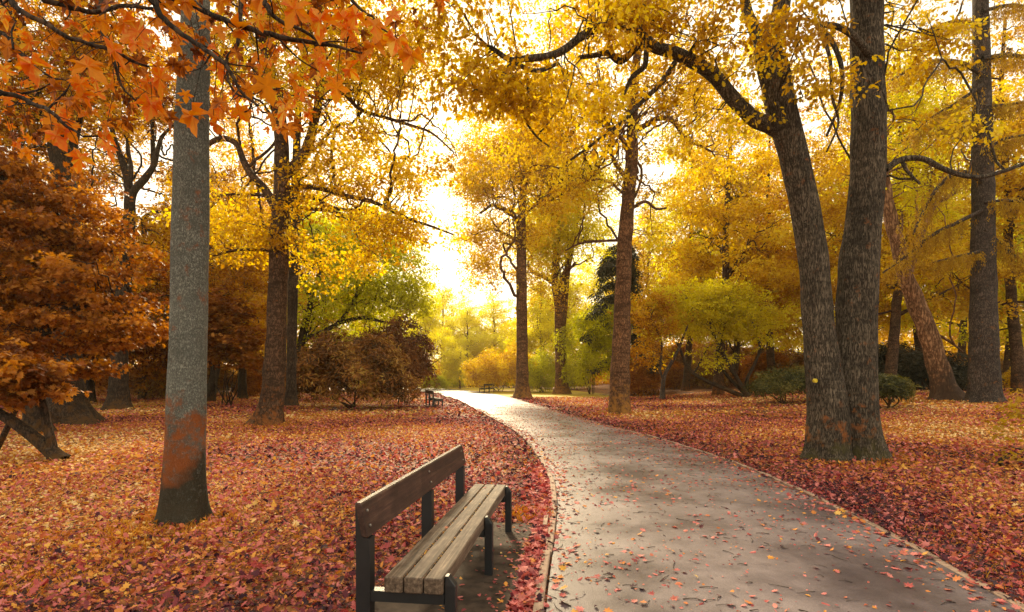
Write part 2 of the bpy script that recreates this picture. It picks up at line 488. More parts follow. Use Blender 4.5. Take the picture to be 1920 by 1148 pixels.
M['evergreen'] = leaf_mat('evergreen_leaves', [(0.0, (0.025, 0.028, 0.008)), (0.5, (0.075, 0.075, 0.018)), (1.0, (0.20, 0.17, 0.04))], transl=0.25, rough=0.4)
M['rust'] = leaf_mat('rust_leaves', [(0.0, (0.12, 0.032, 0.007)), (0.4, (0.26, 0.085, 0.012)), (0.75, (0.39, 0.15, 0.02)), (1.0, (0.5, 0.23, 0.04))], transl=0.5)
M['rhodo'] = leaf_mat('rhododendron_leaves', [(0.0, (0.07, 0.035, 0.01)), (0.4, (0.22, 0.085, 0.018)), (0.75, (0.36, 0.17, 0.03)), (1.0, (0.46, 0.31, 0.06))], transl=0.25, rough=0.38)
M['maroon'] = leaf_mat('maroon_leaves', [(0.0, (0.06, 0.02, 0.01)), (0.5, (0.16, 0.055, 0.018)), (1.0, (0.3, 0.12, 0.03))], transl=0.25, rough=0.4)
M['dark'] = leaf_mat('dark_needles', [(0.0, (0.012, 0.016, 0.012)), (0.5, (0.030, 0.034, 0.024)), (1.0, (0.07, 0.06, 0.035))], transl=0.1)
M['larch'] = leaf_mat('larch_needles', [(0.0, (0.26, 0.13, 0.012)), (0.5, (0.42, 0.25, 0.018)), (1.0, (0.52, 0.36, 0.03))], transl=0.45)
M['maple'] = leaf_mat('maple_leaves', [(0.0, (0.12, 0.035, 0.01)), (0.2, (0.34, 0.1, 0.012)), (0.42, (0.58, 0.21, 0.018)), (0.64, (0.66, 0.26, 0.022)), (0.84, (0.68, 0.13, 0.014)), (1.0, (0.72, 0.46, 0.1))], noise=0.30, scale=22, vary=0, transl=0.5)
M['pale'] = leaf_mat('pale_yellow_leaves', [(0.0, (0.5, 0.4, 0.03)), (0.5, (0.64, 0.57, 0.06)), (1.0, (0.74, 0.7, 0.14))])
M['litter'] = leaf_mat('fallen_leaves', [(0.0, (0.035, 0.013, 0.022)), (0.15, (0.14, 0.032, 0.042)), (0.30, (0.42, 0.085, 0.08)), (0.44, (0.64, 0.22, 0.20)), (0.54, (0.46, 0.13, 0.06)), (0.70, (0.68, 0.28, 0.05)), (0.86, (0.72, 0.42, 0.08)), (1.0, (0.80, 0.58, 0.28))], transl=0.15, rough=0.7, noise=0.0, vary=0)  # palest and darkest tones paint highlights and shaded gaps into the leaves
M['grass'] = leaf_mat('autumn_grass', [(0.0, (0.40, 0.13, 0.015)), (0.5, (0.58, 0.25, 0.025)), (1.0, (0.66, 0.38, 0.04))], transl=0.3, noise=0.1, vary=0)

M['bark'] = bark_mat('brown_bark', (0.034, 0.019, 0.011), (0.21, 0.12, 0.068), moss=(0.26, 0.09, 0.02), moss_h=1.2, moss_amt=0.30, patch=-0.06, sx=12, zr=.35, band=.6)
M['sunlitbark'] = bark_mat('sunlit_reddish_bark', (0.06, 0.028, 0.014), (0.36, 0.18, 0.085), moss=(0.34, 0.16, 0.03), moss_h=1.6, moss_amt=0.35, patch=-0.06, sx=12, zr=.35, band=.6)  # brown bark lightened and reddened: sunlight on these trunks put into the colour
M['dbark'] = bark_mat('dark_bark', (0.020, 0.014, 0.010), (0.11, 0.075, 0.05), moss=(0.10, 0.05, 0.015), moss_h=0.8, moss_amt=0.3, patch=0.0, sx=12, zr=.3)
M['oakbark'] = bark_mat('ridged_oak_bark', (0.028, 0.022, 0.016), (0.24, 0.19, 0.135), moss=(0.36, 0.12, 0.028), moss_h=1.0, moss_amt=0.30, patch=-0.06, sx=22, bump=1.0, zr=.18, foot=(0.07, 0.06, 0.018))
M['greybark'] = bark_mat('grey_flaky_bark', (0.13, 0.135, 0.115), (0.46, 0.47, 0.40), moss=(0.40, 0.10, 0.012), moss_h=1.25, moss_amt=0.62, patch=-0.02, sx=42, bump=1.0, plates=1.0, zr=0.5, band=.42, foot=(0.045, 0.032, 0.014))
M['larchbark'] = bark_mat('scaly_larch_bark', (0.026, 0.02, 0.017), (0.17, 0.125, 0.098), moss=(0.30, 0.12, 0.03), moss_h=2.0, moss_amt=0.05, patch=-0.06, sx=16, bump=0.9, zr=.3)
M['birch'] = bark_mat('pale_birch_bark', (0.10, 0.045, 0.022), (0.46, 0.26, 0.13), moss=(0.05, 0.03, 0.02), moss_h=1.6, moss_amt=0.62, patch=-0.02, sx=6)
M['twig'] = plain_mat('twig_bark', (0.035, 0.022, 0.014), 0.85)
M['bolt'] = plain_mat('worn_bolt_heads', (0.35, 0.33, 0.30), 0.4, 0.8, 0.3, 60, 0.1, 0.5)
M['steel'] = plain_mat('dark_painted_steel', (0.010, 0.0115, 0.0135), 0.42, 0.0, 0.3, 14, 0.08, 0.5)
# ------------------------------------------------------------------ ground
def ground_mat():
    m, N, L = new_mat('leafy_ground')
    out = N.new('ShaderNodeOutputMaterial')
    tc = N.new('ShaderNodeTexCoord')
    v = N.new('ShaderNodeTexVoronoi'); v.inputs['Scale'].default_value = 13; v.inputs['Randomness'].default_value = 1
    L.new(tc.outputs['Object'], v.inputs['Vector'])
    sp = N.new('ShaderNodeSeparateColor'); L.new(v.outputs['Color'], sp.inputs[0])
    rp = ramp(N, [(0.0, (0.022, 0.012, 0.011)), (0.3, (0.06, 0.022, 0.018)), (0.55, (0.13, 0.042, 0.026)), (0.8, (0.26, 0.09, 0.03)), (1.0, (0.36, 0.16, 0.05))])
    L.new(sp.outputs[0], rp.inputs[0])
    n = N.new('ShaderNodeTexNoise'); n.inputs['Scale'].default_value = 0.55; n.inputs['Detail'].default_value = 6
    L.new(tc.outputs['Object'], n.inputs['Vector'])
    ms = ramp(N, [(0.46, (0, 0, 0)), (0.60, (1, 1, 1))]); L.new(n.outputs['Fac'], ms.inputs[0])
    mg = N.new('ShaderNodeMix'); mg.data_type = 'RGBA'; mg.inputs[7].default_value = (0.34, 0.14, 0.02, 1)
    mf = math_node(N, 'MULTIPLY', b=0.55); L.new(ms.outputs[0], mf.inputs[0])
    L.new(mf.outputs[0], mg.inputs[0]); L.new(rp.outputs[0], mg.inputs[6])
    pb = N.new('ShaderNodeBsdfPrincipled'); pb.inputs['Roughness'].default_value = 0.8; pb.inputs['Specular IOR Level'].default_value = 0.2
    L.new(mg.outputs[2], pb.inputs['Base Color'])
    bp = N.new('ShaderNodeBump'); bp.inputs['Strength'].default_value = 0.8; bp.inputs['Distance'].default_value = 0.03
    L.new(sp.outputs[1], bp.inputs['Height']); L.new(bp.outputs[0], pb.inputs['Normal'])
    L.new(pb.outputs[0], out.inputs[0])
    return m

gx = np.unique(np.concatenate([np.linspace(-400, -60, 18), np.linspace(-60, -14, 40), np.linspace(-14, 16, 110), np.linspace(16, 60, 40), np.linspace(60, 400, 18)]))
gy = np.unique(np.concatenate([np.linspace(-60, -2, 16), np.linspace(-2, 30, 110), np.linspace(30, 100, 60), np.linspace(100, 600, 24)]))
X, Y = np.meshgrid(gx, gy)
g = Buf()
nx, ny = len(gx), len(gy)
i = np.arange(ny - 1)[:, None]; j = np.arange(nx - 1)[None]
g.add(np.stack([X, Y, ground_z(X, Y) - 0.012], -1).reshape(-1, 3),
      np.stack([i * nx + j, i * nx + j + 1, (i + 1) * nx + j + 1, (i + 1) * nx + j], -1).reshape(-1, 4), 0, None, True)
single('ground', g, [ground_mat()], kind='structure')

# ------------------------------------------------------------------ path
LEFT = [(0.05, -3.0), (0.12, 0.0), (0.17, 2.4), (0.22, 3.48), (0.44, 5.43), (0.55, 6.7), (0.60, 8.4), (0.48, 11.6), (0.02, 15.8), (-1.5, 24.5), (-3.0, 33), (-4.9, 42), (-8.2, 52), (-14, 61), (-24, 67)]
RIGHT = [(3.00, -3.0), (3.10, 0.0), (3.18, 2.4), (3.27, 3.48), (3.60, 5.43), (3.74, 7.05), (3.84, 8.9), (3.72, 11.2), (3.36, 14.3), (2.62, 18.7), (1.35, 28.5), (-0.6, 43), (-4.0, 56), (-10, 67), (-20, 74)]
def edge_line(e):
    s = spline([(x, y, 0) for x, y in e], 0.25)
    n = 320
    d = np.concatenate([[0], np.cumsum(np.linalg.norm(np.diff(s, axis=0), axis=1))])
    # even steps, shorter near the camera
    t = np.linspace(0, 1, n) ** 1.6 * d[-1]
    return np.stack([np.interp(t, d, s[:, k]) for k in range(2)], 1)
EL, ER = edge_line(LEFT), edge_line(RIGHT)
def edge_x(y, e):
    return np.interp(y, e[:, 1], e[:, 0])
def path_z(x, y):
    return ground_z(x, y) + 0.012

def asphalt():
    m, N, L = new_mat('damp_asphalt')
    out = N.new('ShaderNodeOutputMaterial')
    tc = N.new('ShaderNodeTexCoord')
    n1 = N.new('ShaderNodeTexNoise'); n1.inputs['Scale'].default_value = 0.9; n1.inputs['Detail'].default_value = 5; n1.inputs['Roughness'].default_value = 0.55
    L.new(tc.outputs['Object'], n1.inputs['Vector'])
    n2 = N.new('ShaderNodeTexNoise'); n2.inputs['Scale'].default_value = 120; n2.inputs['Detail'].default_value = 3
    L.new(tc.outputs['Object'], n2.inputs['Vector'])
    n3 = N.new('ShaderNodeTexNoise'); n3.inputs['Scale'].default_value = 5; n3.inputs['Detail'].default_value = 8; n3.inputs['Roughness'].default_value = 0.7
    L.new(tc.outputs['Object'], n3.inputs['Vector'])
    c1 = ramp(N, [(0.34, (0.064, 0.052, 0.060)), (0.52, (0.122, 0.100, 0.110)), (0.68, (0.170, 0.140, 0.148))]); L.new(n1.outputs['Fac'], c1.inputs[0])
    c2 = ramp(N, [(0.3, (0.72, 0.72, 0.72)), (0.7, (1.22, 1.22, 1.22))]); L.new(n2.outputs['Fac'], c2.inputs[0])
    c3 = ramp(N, [(0.36, (0.74, 0.71, 0.71)), (0.64, (1.14, 1.12, 1.11))]); L.new(n3.outputs['Fac'], c3.inputs[0])
    a = N.new('ShaderNodeMix'); a.data_type = 'RGBA'; a.blend_type = 'MULTIPLY'; a.inputs[0].default_value = 1
    b = N.new('ShaderNodeMix'); b.data_type = 'RGBA'; b.blend_type = 'MULTIPLY'; b.inputs[0].default_value = 1
    L.new(c1.outputs[0], a.inputs[6]); L.new(c2.outputs[0], a.inputs[7]); L.new(a.outputs[2], b.inputs[6]); L.new(c3.outputs[0], b.inputs[7])
    pb = N.new('ShaderNodeBsdfPrincipled'); pb.inputs['Specular IOR Level'].default_value = 0.4
    L.new(b.outputs[2], pb.inputs['Base Color'])
    rr = N.new('ShaderNodeMapRange'); rr.inputs[1].default_value = 0.35; rr.inputs[2].default_value = 0.65; rr.inputs[3].default_value = 0.32; rr.inputs[4].default_value = 0.62
    L.new(n1.outputs['Fac'], rr.inputs[0]); L.new(rr.outputs[0], pb.inputs['Roughness'])
    bp = N.new('ShaderNodeBump'); bp.inputs['Strength'].default_value = 0.35; bp.inputs['Distance'].default_value = 0.006
    L.new(n2.outputs['Fac'], bp.inputs['Height']); L.new(bp.outputs[0], pb.inputs['Normal'])
    L.new(pb.outputs[0], out.inputs[0])
    return m

pb_ = Buf()
nc = 13
t = np.linspace(0, 1, nc)
XY = EL[:, None] * (1 - t)[None, :, None] + ER[:, None] * t[None, :, None]
Z = path_z(XY[..., 0], XY[..., 1]) + 0.02 * (1 - (2 * t - 1) ** 2)[None]
n = len(EL)
i = np.arange(n - 1)[:, None]; j = np.arange(nc - 1)[None]
pb_.add(np.concatenate([XY, Z[..., None]], -1).reshape(-1, 3),
        np.stack([i * nc + j, i * nc + j + 1, (i + 1) * nc + j + 1, (i + 1) * nc + j], -1).reshape(-1, 4), 0, None, True)
single('path', pb_, [asphalt()], kind='structure')

rng = np.random.RandomState(5)
def kerb(e, sgn, h, name):
    """A row of thin edging boards along the path; each board a little out of line."""
    b = Buf()
    d = np.gradient(e, axis=0); d = d / np.linalg.norm(d, axis=1)[:, None]
    nrm = np.stack([-d[:, 1], d[:, 0]], 1) * sgn
    k = 0
    while k < len(e) - 8 and e[k, 1] < 40:
        s = k
        while k < len(e) - 2 and np.linalg.norm(e[k] - e[s]) < 1.8: k += 1
        seg = e[s:k + 1]; sn = nrm[s:k + 1]
        seg = seg + (seg[1] - seg[0]) * 0.04
        off = rng.uniform(-0.001, 0.022); top = h + rng.uniform(-0.010, 0.008)
        a = seg + sn * (0.001 + off); c = seg + sn * (0.066 + off)
        za = ground_z(a[:, 0], a[:, 1]); zc = ground_z(c[:, 0], c[:, 1])
        wv = 0.003 * np.sin(np.arange(len(seg)) * 0.8 + s)
        rows = np.stack([np.column_stack([a, za - 0.03]), np.column_stack([a, za + top - 0.006 + wv]), np.column_stack([a * 0.88 + c * 0.12, za + top + wv]),
                         np.column_stack([a * 0.12 + c * 0.88, zc + top + wv]), np.column_stack([c, zc + top - 0.006 + wv]), np.column_stack([c, zc - 0.03])], 1)
        m_ = len(seg); q = 6
        ii = np.arange(m_ - 1)[:, None]; jj = np.arange(q - 1)[None]
        f = np.stack([ii * q + jj, ii * q + jj + 1, (ii + 1) * q + jj + 1, (ii + 1) * q + jj], -1).reshape(-1, 4)
        b.add(rows.reshape(-1, 3), f, 0)
        b.add(rows[0], [[0, 1, 2, 3, 4, 5]], 0); b.add(rows[-1], [[5, 4, 3, 2, 1, 0]], 0)
    return b
M['board'] = plain_mat('weathered_edging', (0.27, 0.185, 0.135), 0.8, 0, 0.45, 9, 0.4, 0.3)
single('kerb', kerb(EL, 1, 0.045, 'kerb'), [M['board']], kind='structure')
single('kerb', kerb(ER, -1, 0.03, 'kerb'), [M['board']], kind='structure')

# sunlit strip of mown grass where the wood opens
def sheet(pts, z, name, mat):
    b = Buf(); p = np.asarray(pts, float); n = len(p) // 2
    L_, R_ = p[:n], p[n:][::-1]
    t = np.linspace(0, 1, 10)[None, :, None]
    q = L_[:, None] * (1 - t) + R_[:, None] * t
    v = np.concatenate([q, (ground_z(q[..., 0], q[..., 1]) + z)[..., None]], -1)
    i = np.arange(n - 1)[:, None]; j = np.arange(9)[None]
    b.add(v.reshape(-1, 3), np.stack([i * 10 + j, i * 10 + j + 1, (i + 1) * 10 + j + 1, (i + 1) * 10 + j], -1).reshape(-1, 4), 0, None, True)
    return single(name, b, [mat], kind='structure')
M['lawn'] = plain_mat('mown_lawn', (0.42, 0.30, 0.02), 0.8, 0, 0.3, 3.0, 0.3, 0.2)
ys = np.linspace(41, 80, 14)
sheet([(edge_x(y, ER) + 0.1, y) for y in ys] + [(edge_x(y, ER) + 9 + 0.1 * (y - 41), y) for y in ys[::-1]], 0.006, 'lawn', M['lawn'])
ys = np.linspace(27, 44, 10)
sheet([(-22.5, y) for y in ys] + [(-14.5 - 0.1 * y, y) for y in ys[::-1]], 0.006, 'lawn', M['lawn'])

# ------------------------------------------------------------------ benches
BU = np.array([0.31, 2.52]); BU = BU / np.linalg.norm(BU)
BANG = math.atan2(BU[1], BU[0])
M['seatwood'] = None
def wood_mat(name, cols, sx=1.2, rough=0.7, paint=None):
    """Grain runs along the local x of the plank."""
    m, N, L = new_mat(name)
    out = N.new('ShaderNodeOutputMaterial')
    tc = N.new('ShaderNodeTexCoord')
    mp = N.new('ShaderNodeMapping'); mp.inputs['Scale'].default_value = (sx, 26, 26)
    L.new(tc.outputs['Object'], mp.inputs[0])
    n1 = N.new('ShaderNodeTexNoise'); n1.inputs['Scale'].default_value = 2.0; n1.inputs['Detail'].default_value = 9; n1.inputs['Roughness'].default_value = 0.68; n1.inputs['Distortion'].default_value = 0.5
    L.new(mp.outputs[0], n1.inputs['Vector'])
    rp = ramp(N, cols); L.new(n1.outputs['Fac'], rp.inputs[0])
    n2 = N.new('ShaderNodeTexNoise'); n2.inputs['Scale'].default_value = 6; n2.inputs['Detail'].default_value = 7; n2.inputs['Roughness'].default_value = 0.7
    L.new(tc.outputs['Object'], n2.inputs['Vector'])
    wt = ramp(N, [(0.34, (0.42, 0.38, 0.34)), (0.62, (1.2, 1.2, 1.2))]); L.new(n2.outputs['Fac'], wt.inputs[0])
    mm = N.new('ShaderNodeMix'); mm.data_type = 'RGBA'; mm.blend_type = 'MULTIPLY'; mm.inputs[0].default_value = 0.8
    L.new(rp.outputs[0], mm.inputs[6]); L.new(wt.outputs[0], mm.inputs[7])
    pb = N.new('ShaderNodeBsdfPrincipled'); pb.inputs['Roughness'].default_value = rough; pb.inputs['Specular IOR Level'].default_value = 0.35
    L.new(mm.outputs[2], pb.inputs['Base Color'])
    bp = N.new('ShaderNodeBump'); bp.inputs['Strength'].default_value = 0.5; bp.inputs['Distance'].default_value = 0.004
    L.new(n1.outputs['Fac'], bp.inputs['Height']); L.new(bp.outputs[0], pb.inputs['Normal'])
    L.new(pb.outputs[0], out.inputs[0])
    return m
M['seatwood'] = wood_mat('weathered_seat_wood', [(0.32, (0.045, 0.029, 0.019)), (0.5, (0.125, 0.085, 0.057)), (0.68, (0.26, 0.195, 0.14))])
M['backwood'] = wood_mat('shaded_back_wood', [(0.3, (0.020, 0.010, 0.008)), (0.5, (0.052, 0.024, 0.018)), (0.72, (0.105, 0.055, 0.040))], rough=0.5)  # darker than the seat wood, with the backrest's shade put into the colour

def prism(buf, sect, u0, u1, mat=0, bev=0.006):
    """A bar along local x with the given (y, z) outline, edges eased and ends slightly set in."""
    s = np.asarray(sect, float); n = len(s)
    c = s.mean(0)
    pv = []
    for k in range(n):   # ease every corner with two points
        a, b, d = s[k - 1], s[k], s[(k + 1) % n]
        pv.append(b + (a - b) / np.linalg.norm(a - b) * bev); pv.append(b + (d - b) / np.linalg.norm(d - b) * bev)
    pv = np.array(pv); q = len(pv)
    inn = c + (pv - c) * (1 - bev / np.abs(s - c).max())
    ring = lambda x, o: np.column_stack([np.full(q, x), o])
    rows = np.stack([ring(u0, inn), ring(u0 + bev, pv)] + [ring(x, pv) for x in np.linspace(u0 + bev, u1 - bev, 2)[1:]] + [ring(u1, inn)])
    m_ = len(rows)
    i = np.arange(m_ - 1)[:, None]; j = np.arange(q)[None]; k = (j + 1) % q
    buf.add(rows.reshape(-1, 3), np.stack([i * q + j, i * q + k, (i + 1) * q + k, (i + 1) * q + j], -1).reshape(-1, 4), mat)
    buf.add(rows[0], [list(range(q))[::-1]], mat); buf.add(rows[-1], [list(range(q))], mat)

def post(buf, x0, x1, y0, y1, z0, z1, top='flat', bev=0.004):
    """An upright steel bar; 'hip' gives the pointed chamfered head of the front legs."""
    cx, cy = (x0 + x1) / 2, (y0 + y1) / 2
    def ring(sx, sy, z, ox=0, oy=0):
        hx, hy = (x1 - x0) / 2 * sx, (y1 - y0) / 2 * sy
        e = bev
        pts = [(-hx + e, -hy), (hx - e, -hy), (hx, -hy + e), (hx, hy - e), (hx - e, hy), (-hx + e, hy), (-hx, hy - e), (-hx, -hy + e)]
        return [(cx + ox + a, cy + oy + b, z) for a, b in pts]
    if top == 'hip':
        rows = [ring(1, 1, z0), ring(1, 1, z1 - 0.05), ring(0.85, 0.3, z1, 0, (y1 - y0) * 0.30)]
    else:
        rows = [ring(1, 1, z0), ring(1, 1, z1 - 0.004), ring(0.9, 0.9, z1)]
    q = 8; v = np.array(rows).reshape(-1, 3)
    i = np.arange(len(rows) - 1)[:, None]; j = np.arange(q)[None]; k = (j + 1) % q
    buf.add(v, np.stack([i * q + j, i * q + k, (i + 1) * q + k, (i + 1) * q + j], -1).reshape(-1, 4), 0)
    buf.add(rows[-1], [list(range(q))], 0)

def make_bench(label, loc, rz):
    """Local x runs along the bench, local -y is towards the sitter's feet (the path), z up."""
    t = thing('park_bench', label, 'bench', loc, rz)
    Ln = 2.54
    for k in range(3):
        b = Buf(); y1 = -0.0 + 0.32 - k * 0.1085; y0 = y1 - 0.1015
        prism(b, [(y0, 0.345), (y1, 0.345), (y1, 0.43 + 0.002 * (k == 0)), (y0, 0.43)], 0, Ln, 0, 0.007)
        p = part('seat', b, [M['seatwood']], t)
    b = Buf()
    prism(b, [(0.408, 0.628), (0.444, 0.635), (0.482, 0.820), (0.446, 0.814)], 0.0, Ln, 0, 0.007)
    part('backrest', b, [M['backwood']], t)
    for x in (0.02, 1.25, 2.40):
        b = Buf()   # rear upright leaning back behind the backrest
        lo, hi = 0.405, 0.475
        hi = 0.484
        v = np.array([(x, lo, -0.03), (x + 0.07, lo, -0.03), (x + 0.07, hi, -0.03), (x, hi, -0.03),
                      (x, lo, 0.622), (x + 0.07, lo, 0.622), (x + 0.07, hi, 0.622), (x, hi, 0.622),
                      (x, lo + 0.0405, 0.629), (x + 0.07, lo + 0.0405, 0.629), (x + 0.07, hi + 0.001, 0.629), (x, hi + 0.001, 0.629),
                      (x, 0.4825, 0.815), (x + 0.07, 0.4825, 0.815), (x + 0.07, 0.488, 0.810), (x, 0.488, 0.810)], float)
        f = []
        for r in range(3):
            o = r * 4
            f += [[o + a, o + (a + 1) % 4, o + 4 + (a + 1) % 4, o + 4 + a] for a in range(4)]
        f.append([12, 13, 14, 15])
        b.add(v, f, 0)
        part('rear_leg', b, [M['steel']], t)
        b = Buf(); post(b, x + 0.005, x + 0.060, -0.062, -0.002, -0.03, 0.435, 'hip')
        part('front_leg', b, [M['steel']], t)
        b = Buf()
        y0, y1 = -0.001, 0.404
        v = np.array([(x + .004, y0, .285), (x + .062, y0, .285), (x + .062, y1, .285), (x + .004, y1, .285), (x + .004, y0, .343), (x + .062, y0, .343), (x + .062, y1, .343), (x + .004, y1, .343)])
        b.add(v, [[0, 3, 2, 1], [4, 5, 6, 7], [0, 1, 5, 4], [1, 2, 6, 5], [2, 3, 7, 6], [3, 0, 4, 7]], 0)
        part('crossbar', b, [M['steel']], t)
        for zz, yy in ((0.685, 0.4205), (0.765, 0.4370)):
            b = Buf(); tube(b, [(x + .036, yy, zz), (x + .036, yy - .007, zz + .001)], .008, 10, 0); part('bolt', b, [M['bolt']], t)
    return t
B0 = np.array([-0.363, 2.85])
# local +y must point away from the path, to the left of the bench's run
bench = make_bench('weathered timber bench with dark steel legs on a concrete pad beside the path', (B0[0], B0[1], 0.012), BANG)
u2 = np.array([-0.30, 0.954])
p_ = on_ground(829, 27.6)
dup(bench, (p_[0], p_[1], p_[2]), math.atan2(u2[1], u2[0]), 1.0, 'small dark distant bench seen end-on at the path bend by the rhododendrons')
p_ = on_ground(897, 51.0)
dup(bench, (p_[0] + 1.0, p_[1] + 1.9, p_[2] + 0.01), R(250), 1.0, 'tiny sunlit bench on the far grass across the path in front of a round bush')

# concrete pad under the near bench
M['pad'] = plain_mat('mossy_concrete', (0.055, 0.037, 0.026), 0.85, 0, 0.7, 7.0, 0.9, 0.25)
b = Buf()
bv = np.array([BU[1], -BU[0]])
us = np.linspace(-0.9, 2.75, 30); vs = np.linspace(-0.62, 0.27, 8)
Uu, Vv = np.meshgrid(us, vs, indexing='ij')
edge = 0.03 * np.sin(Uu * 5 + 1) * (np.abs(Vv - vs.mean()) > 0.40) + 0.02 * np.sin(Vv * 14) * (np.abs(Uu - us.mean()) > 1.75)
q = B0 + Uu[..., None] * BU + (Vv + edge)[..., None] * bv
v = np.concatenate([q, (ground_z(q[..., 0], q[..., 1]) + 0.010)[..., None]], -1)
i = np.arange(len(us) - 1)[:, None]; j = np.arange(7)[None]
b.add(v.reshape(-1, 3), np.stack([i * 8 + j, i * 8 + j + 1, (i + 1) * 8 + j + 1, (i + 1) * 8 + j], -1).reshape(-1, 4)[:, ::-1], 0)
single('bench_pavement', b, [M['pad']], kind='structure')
PADV = (-0.62, 0.27)

# short spare board pegged against the path edging
b = Buf()
prism(b, [(0, -0.03), (0.045, -0.03), (0.045, 0.055), (0, 0.055)], 0, 0.55, 0, 0.005)
o = single('edging_peg', b, [M['board']], 'short spare timber board pegged outside the left path edging', 'board')
o.location = (0.345, 5.35, 0.0); o.rotation_euler = (0, 0, R(84))
# ------------------------------------------------------------------ trees
def line(pts, y, step=0.15):
    """(px, py, radius_px[, extra depth]) rows -> resampled points and radii in metres."""
    rows = []
    for r in pts:
        d = y + (r[3] if len(r) > 3 else 0)
        rows.append(np.append(at(r[0], r[1], d), r[2] * d / FOCAL_PX))
    s = spline(rows, step)
    return s[:, :3], np.maximum(s[:, 3], 0.006)

def tree(name, label, base, seed, stems, limbs=(), blobs=(), n=60, k=6, m=12, cr=(.6, .6, .3), rad=0.32, size=0.10,
         leaf='gold', bark='bark', kind='folded', droop=0.3, up=0.8, flat=0.15, sides=20, flare=0.5, fh=0.4, lump=0.04, ridge=0.012,
         group=None, twig_up=0.12, cat='tree', extra=None, shell=0.5, thick=1.3, wob=0.12, twigs=True, gn=0, gr=.03):
    rng = np.random.RandomState(seed)
    t = thing(name, label, cat, base, 0, group)
    t['_o'] = [float(c) for c in base]
    nodes, nrad = [], []
    for st in stems:
        pts, rad_ = st
        b = Buf()
        tube(b, pts, rad_, sides, 0, 0.5, bark_prof(rng, lump, ridge, flare, fh, rng.randint(4, 7)))
        part('trunk', b, [M[bark]], t)
        h = int(len(pts) * 0.35)
        nodes.append(pts[h:]); nrad.append(rad_[h:])
    for pts, rad_ in limbs:
        b = Buf()
        tube(b, pts, rad_, max(8, sides // 2), 0, 0.5, bark_prof(rng, lump * 1.4, ridge, 0))
        part('limb', b, [M[bark]], t)
        nodes.append(pts[2:]); nrad.append(rad_[2:])
    if len(blobs):
        c = Buf()
        cl, ow = fill_blobs(rng, blobs, int(n * .85), shell)
        foliage(c, rng, cl, ow, int(k * 1.4), int(m * 1.7), cr, rad, size, kind, flat, droop, up)
        if extra is not None: extra(c, rng)
        if twigs:
            grow_twigs(c, rng, np.concatenate(nodes), np.concatenate(nrad), cl, 1, 5, wob, twig_up, thick)
            if gn: gnarled(c, rng, np.concatenate(nodes), np.concatenate(nrad), cl, gn, gr)
        part('crown', c, [M[leaf], M[bark]], t)
    del t['_o']
    return t

# --- the grey maple by the bench, with boughs reaching out over the camera
Y0 = 5.6
base = on_ground(345, Y0)
trunk = line([(344, 990, 36), (345, 940, 35), (348, 850, 33.5), (350, 780, 33), (353, 650, 31.5), (355, 500, 31), (358, 350, 30), (361, 200, 28), (365, 80, 25), (368, -60, 23), (372, -300, 20), (378, -600, 14), (384, -850, 7)], Y0, 0.06)
def bough(pts):
    rows = [np.append(at(a, b_, d), r) for a, b_, d, r in pts]
    s = spline(rows, 0.05)
    return s[:, :3], s[:, 3]
BOUGHS = [
    [(366, -330, 5.6, .055), (330, -330, 4.6, .045), (250, -210, 3.6, .030), (60, -60, 2.9, .018), (20, 5, 2.8, .014), (90, 52, 2.8, .012), (150, 80, 2.8, .010), (210, 92, 2.8, .009), (280, 125, 2.85, .005)],
    [(366, -300, 5.6, .050), (250, -260, 4.4, .035), (120, -70, 3.2, .020), (75, -5, 3.0, .014), (115, 14, 3.0, .013), (175, 24, 3.0, .012), (245, 15, 3.0, .010), (300, 18, 3.0, .007)],
    [(369, -280, 5.6, .050), (320, -260, 4.2, .036), (285, -60, 2.9, .018), (300, 15, 2.7, .014), (325, 47, 2.7, .013), (370, 80, 2.65, .012), (410, 106, 2.6, .010), (450, 165, 2.6, .007), (485, 198, 2.6, .004)],
    [(371, -360, 5.6, .055), (350, -300, 4.4, .040), (310, -60, 3.1, .024), (325, 0, 2.9, .018), (372, 22, 2.9, .016), (440, 49, 2.85, .014), (520, 70, 2.8, .013), (590, 86, 2.8, .010), (640, 93, 2.8, .008), (690, 100, 2.8, .004)],
    [(371, -340, 5.6, .050), (470, -300, 4.4, .036), (485, -50, 3.0, .018), (505, 20, 2.8, .012), (540, 48, 2.8, .010), (580, 65, 2.8, .008), (600, 82, 2.8, .006)],
    [(366, -260, 5.6, .045), (200, -200, 4.2, .035), (-80, 30, 3.0, .020), (-20, 145, 2.7, .014), (40, 176, 2.7, .011), (90, 205, 2.6, .009), (125, 235, 2.6, .007), (155, 256, 2.6, .004)],
    [(366, -240, 5.6, .045), (150, -160, 4.2, .032), (-60, 20, 3.2, .020), (0, 62, 3.0, .012), (25, 92, 3.0, .010), (60, 122, 3.0, .008), (100, 148, 3.0, .005), (140, 150, 3.0, .003)],
    [(371, -320, 5.6, .045), (560, -260, 4.2, .030), (640, -60, 3.2, .014), (660, 5, 3.0, .009), (695, 28, 3.0, .007), (705, 50, 3.0, .006), (740, 70, 3.0, .004), (765, 92, 3.0, .003)],
    [(366, -220, 5.6, .045), (260, -150, 4.6, .030), (190, 20, 3.8, .018), (205, 90, 3.6, .011), (225, 150, 3.6, .008), (260, 200, 3.6, .005)],
    [(371, -240, 5.6, .045), (450, -150, 4.6, .028), (450, 60, 3.8, .014), (430, 130, 3.7, .009), (455, 180, 3.6, .007), (530, 165, 3.5, .004)],
]
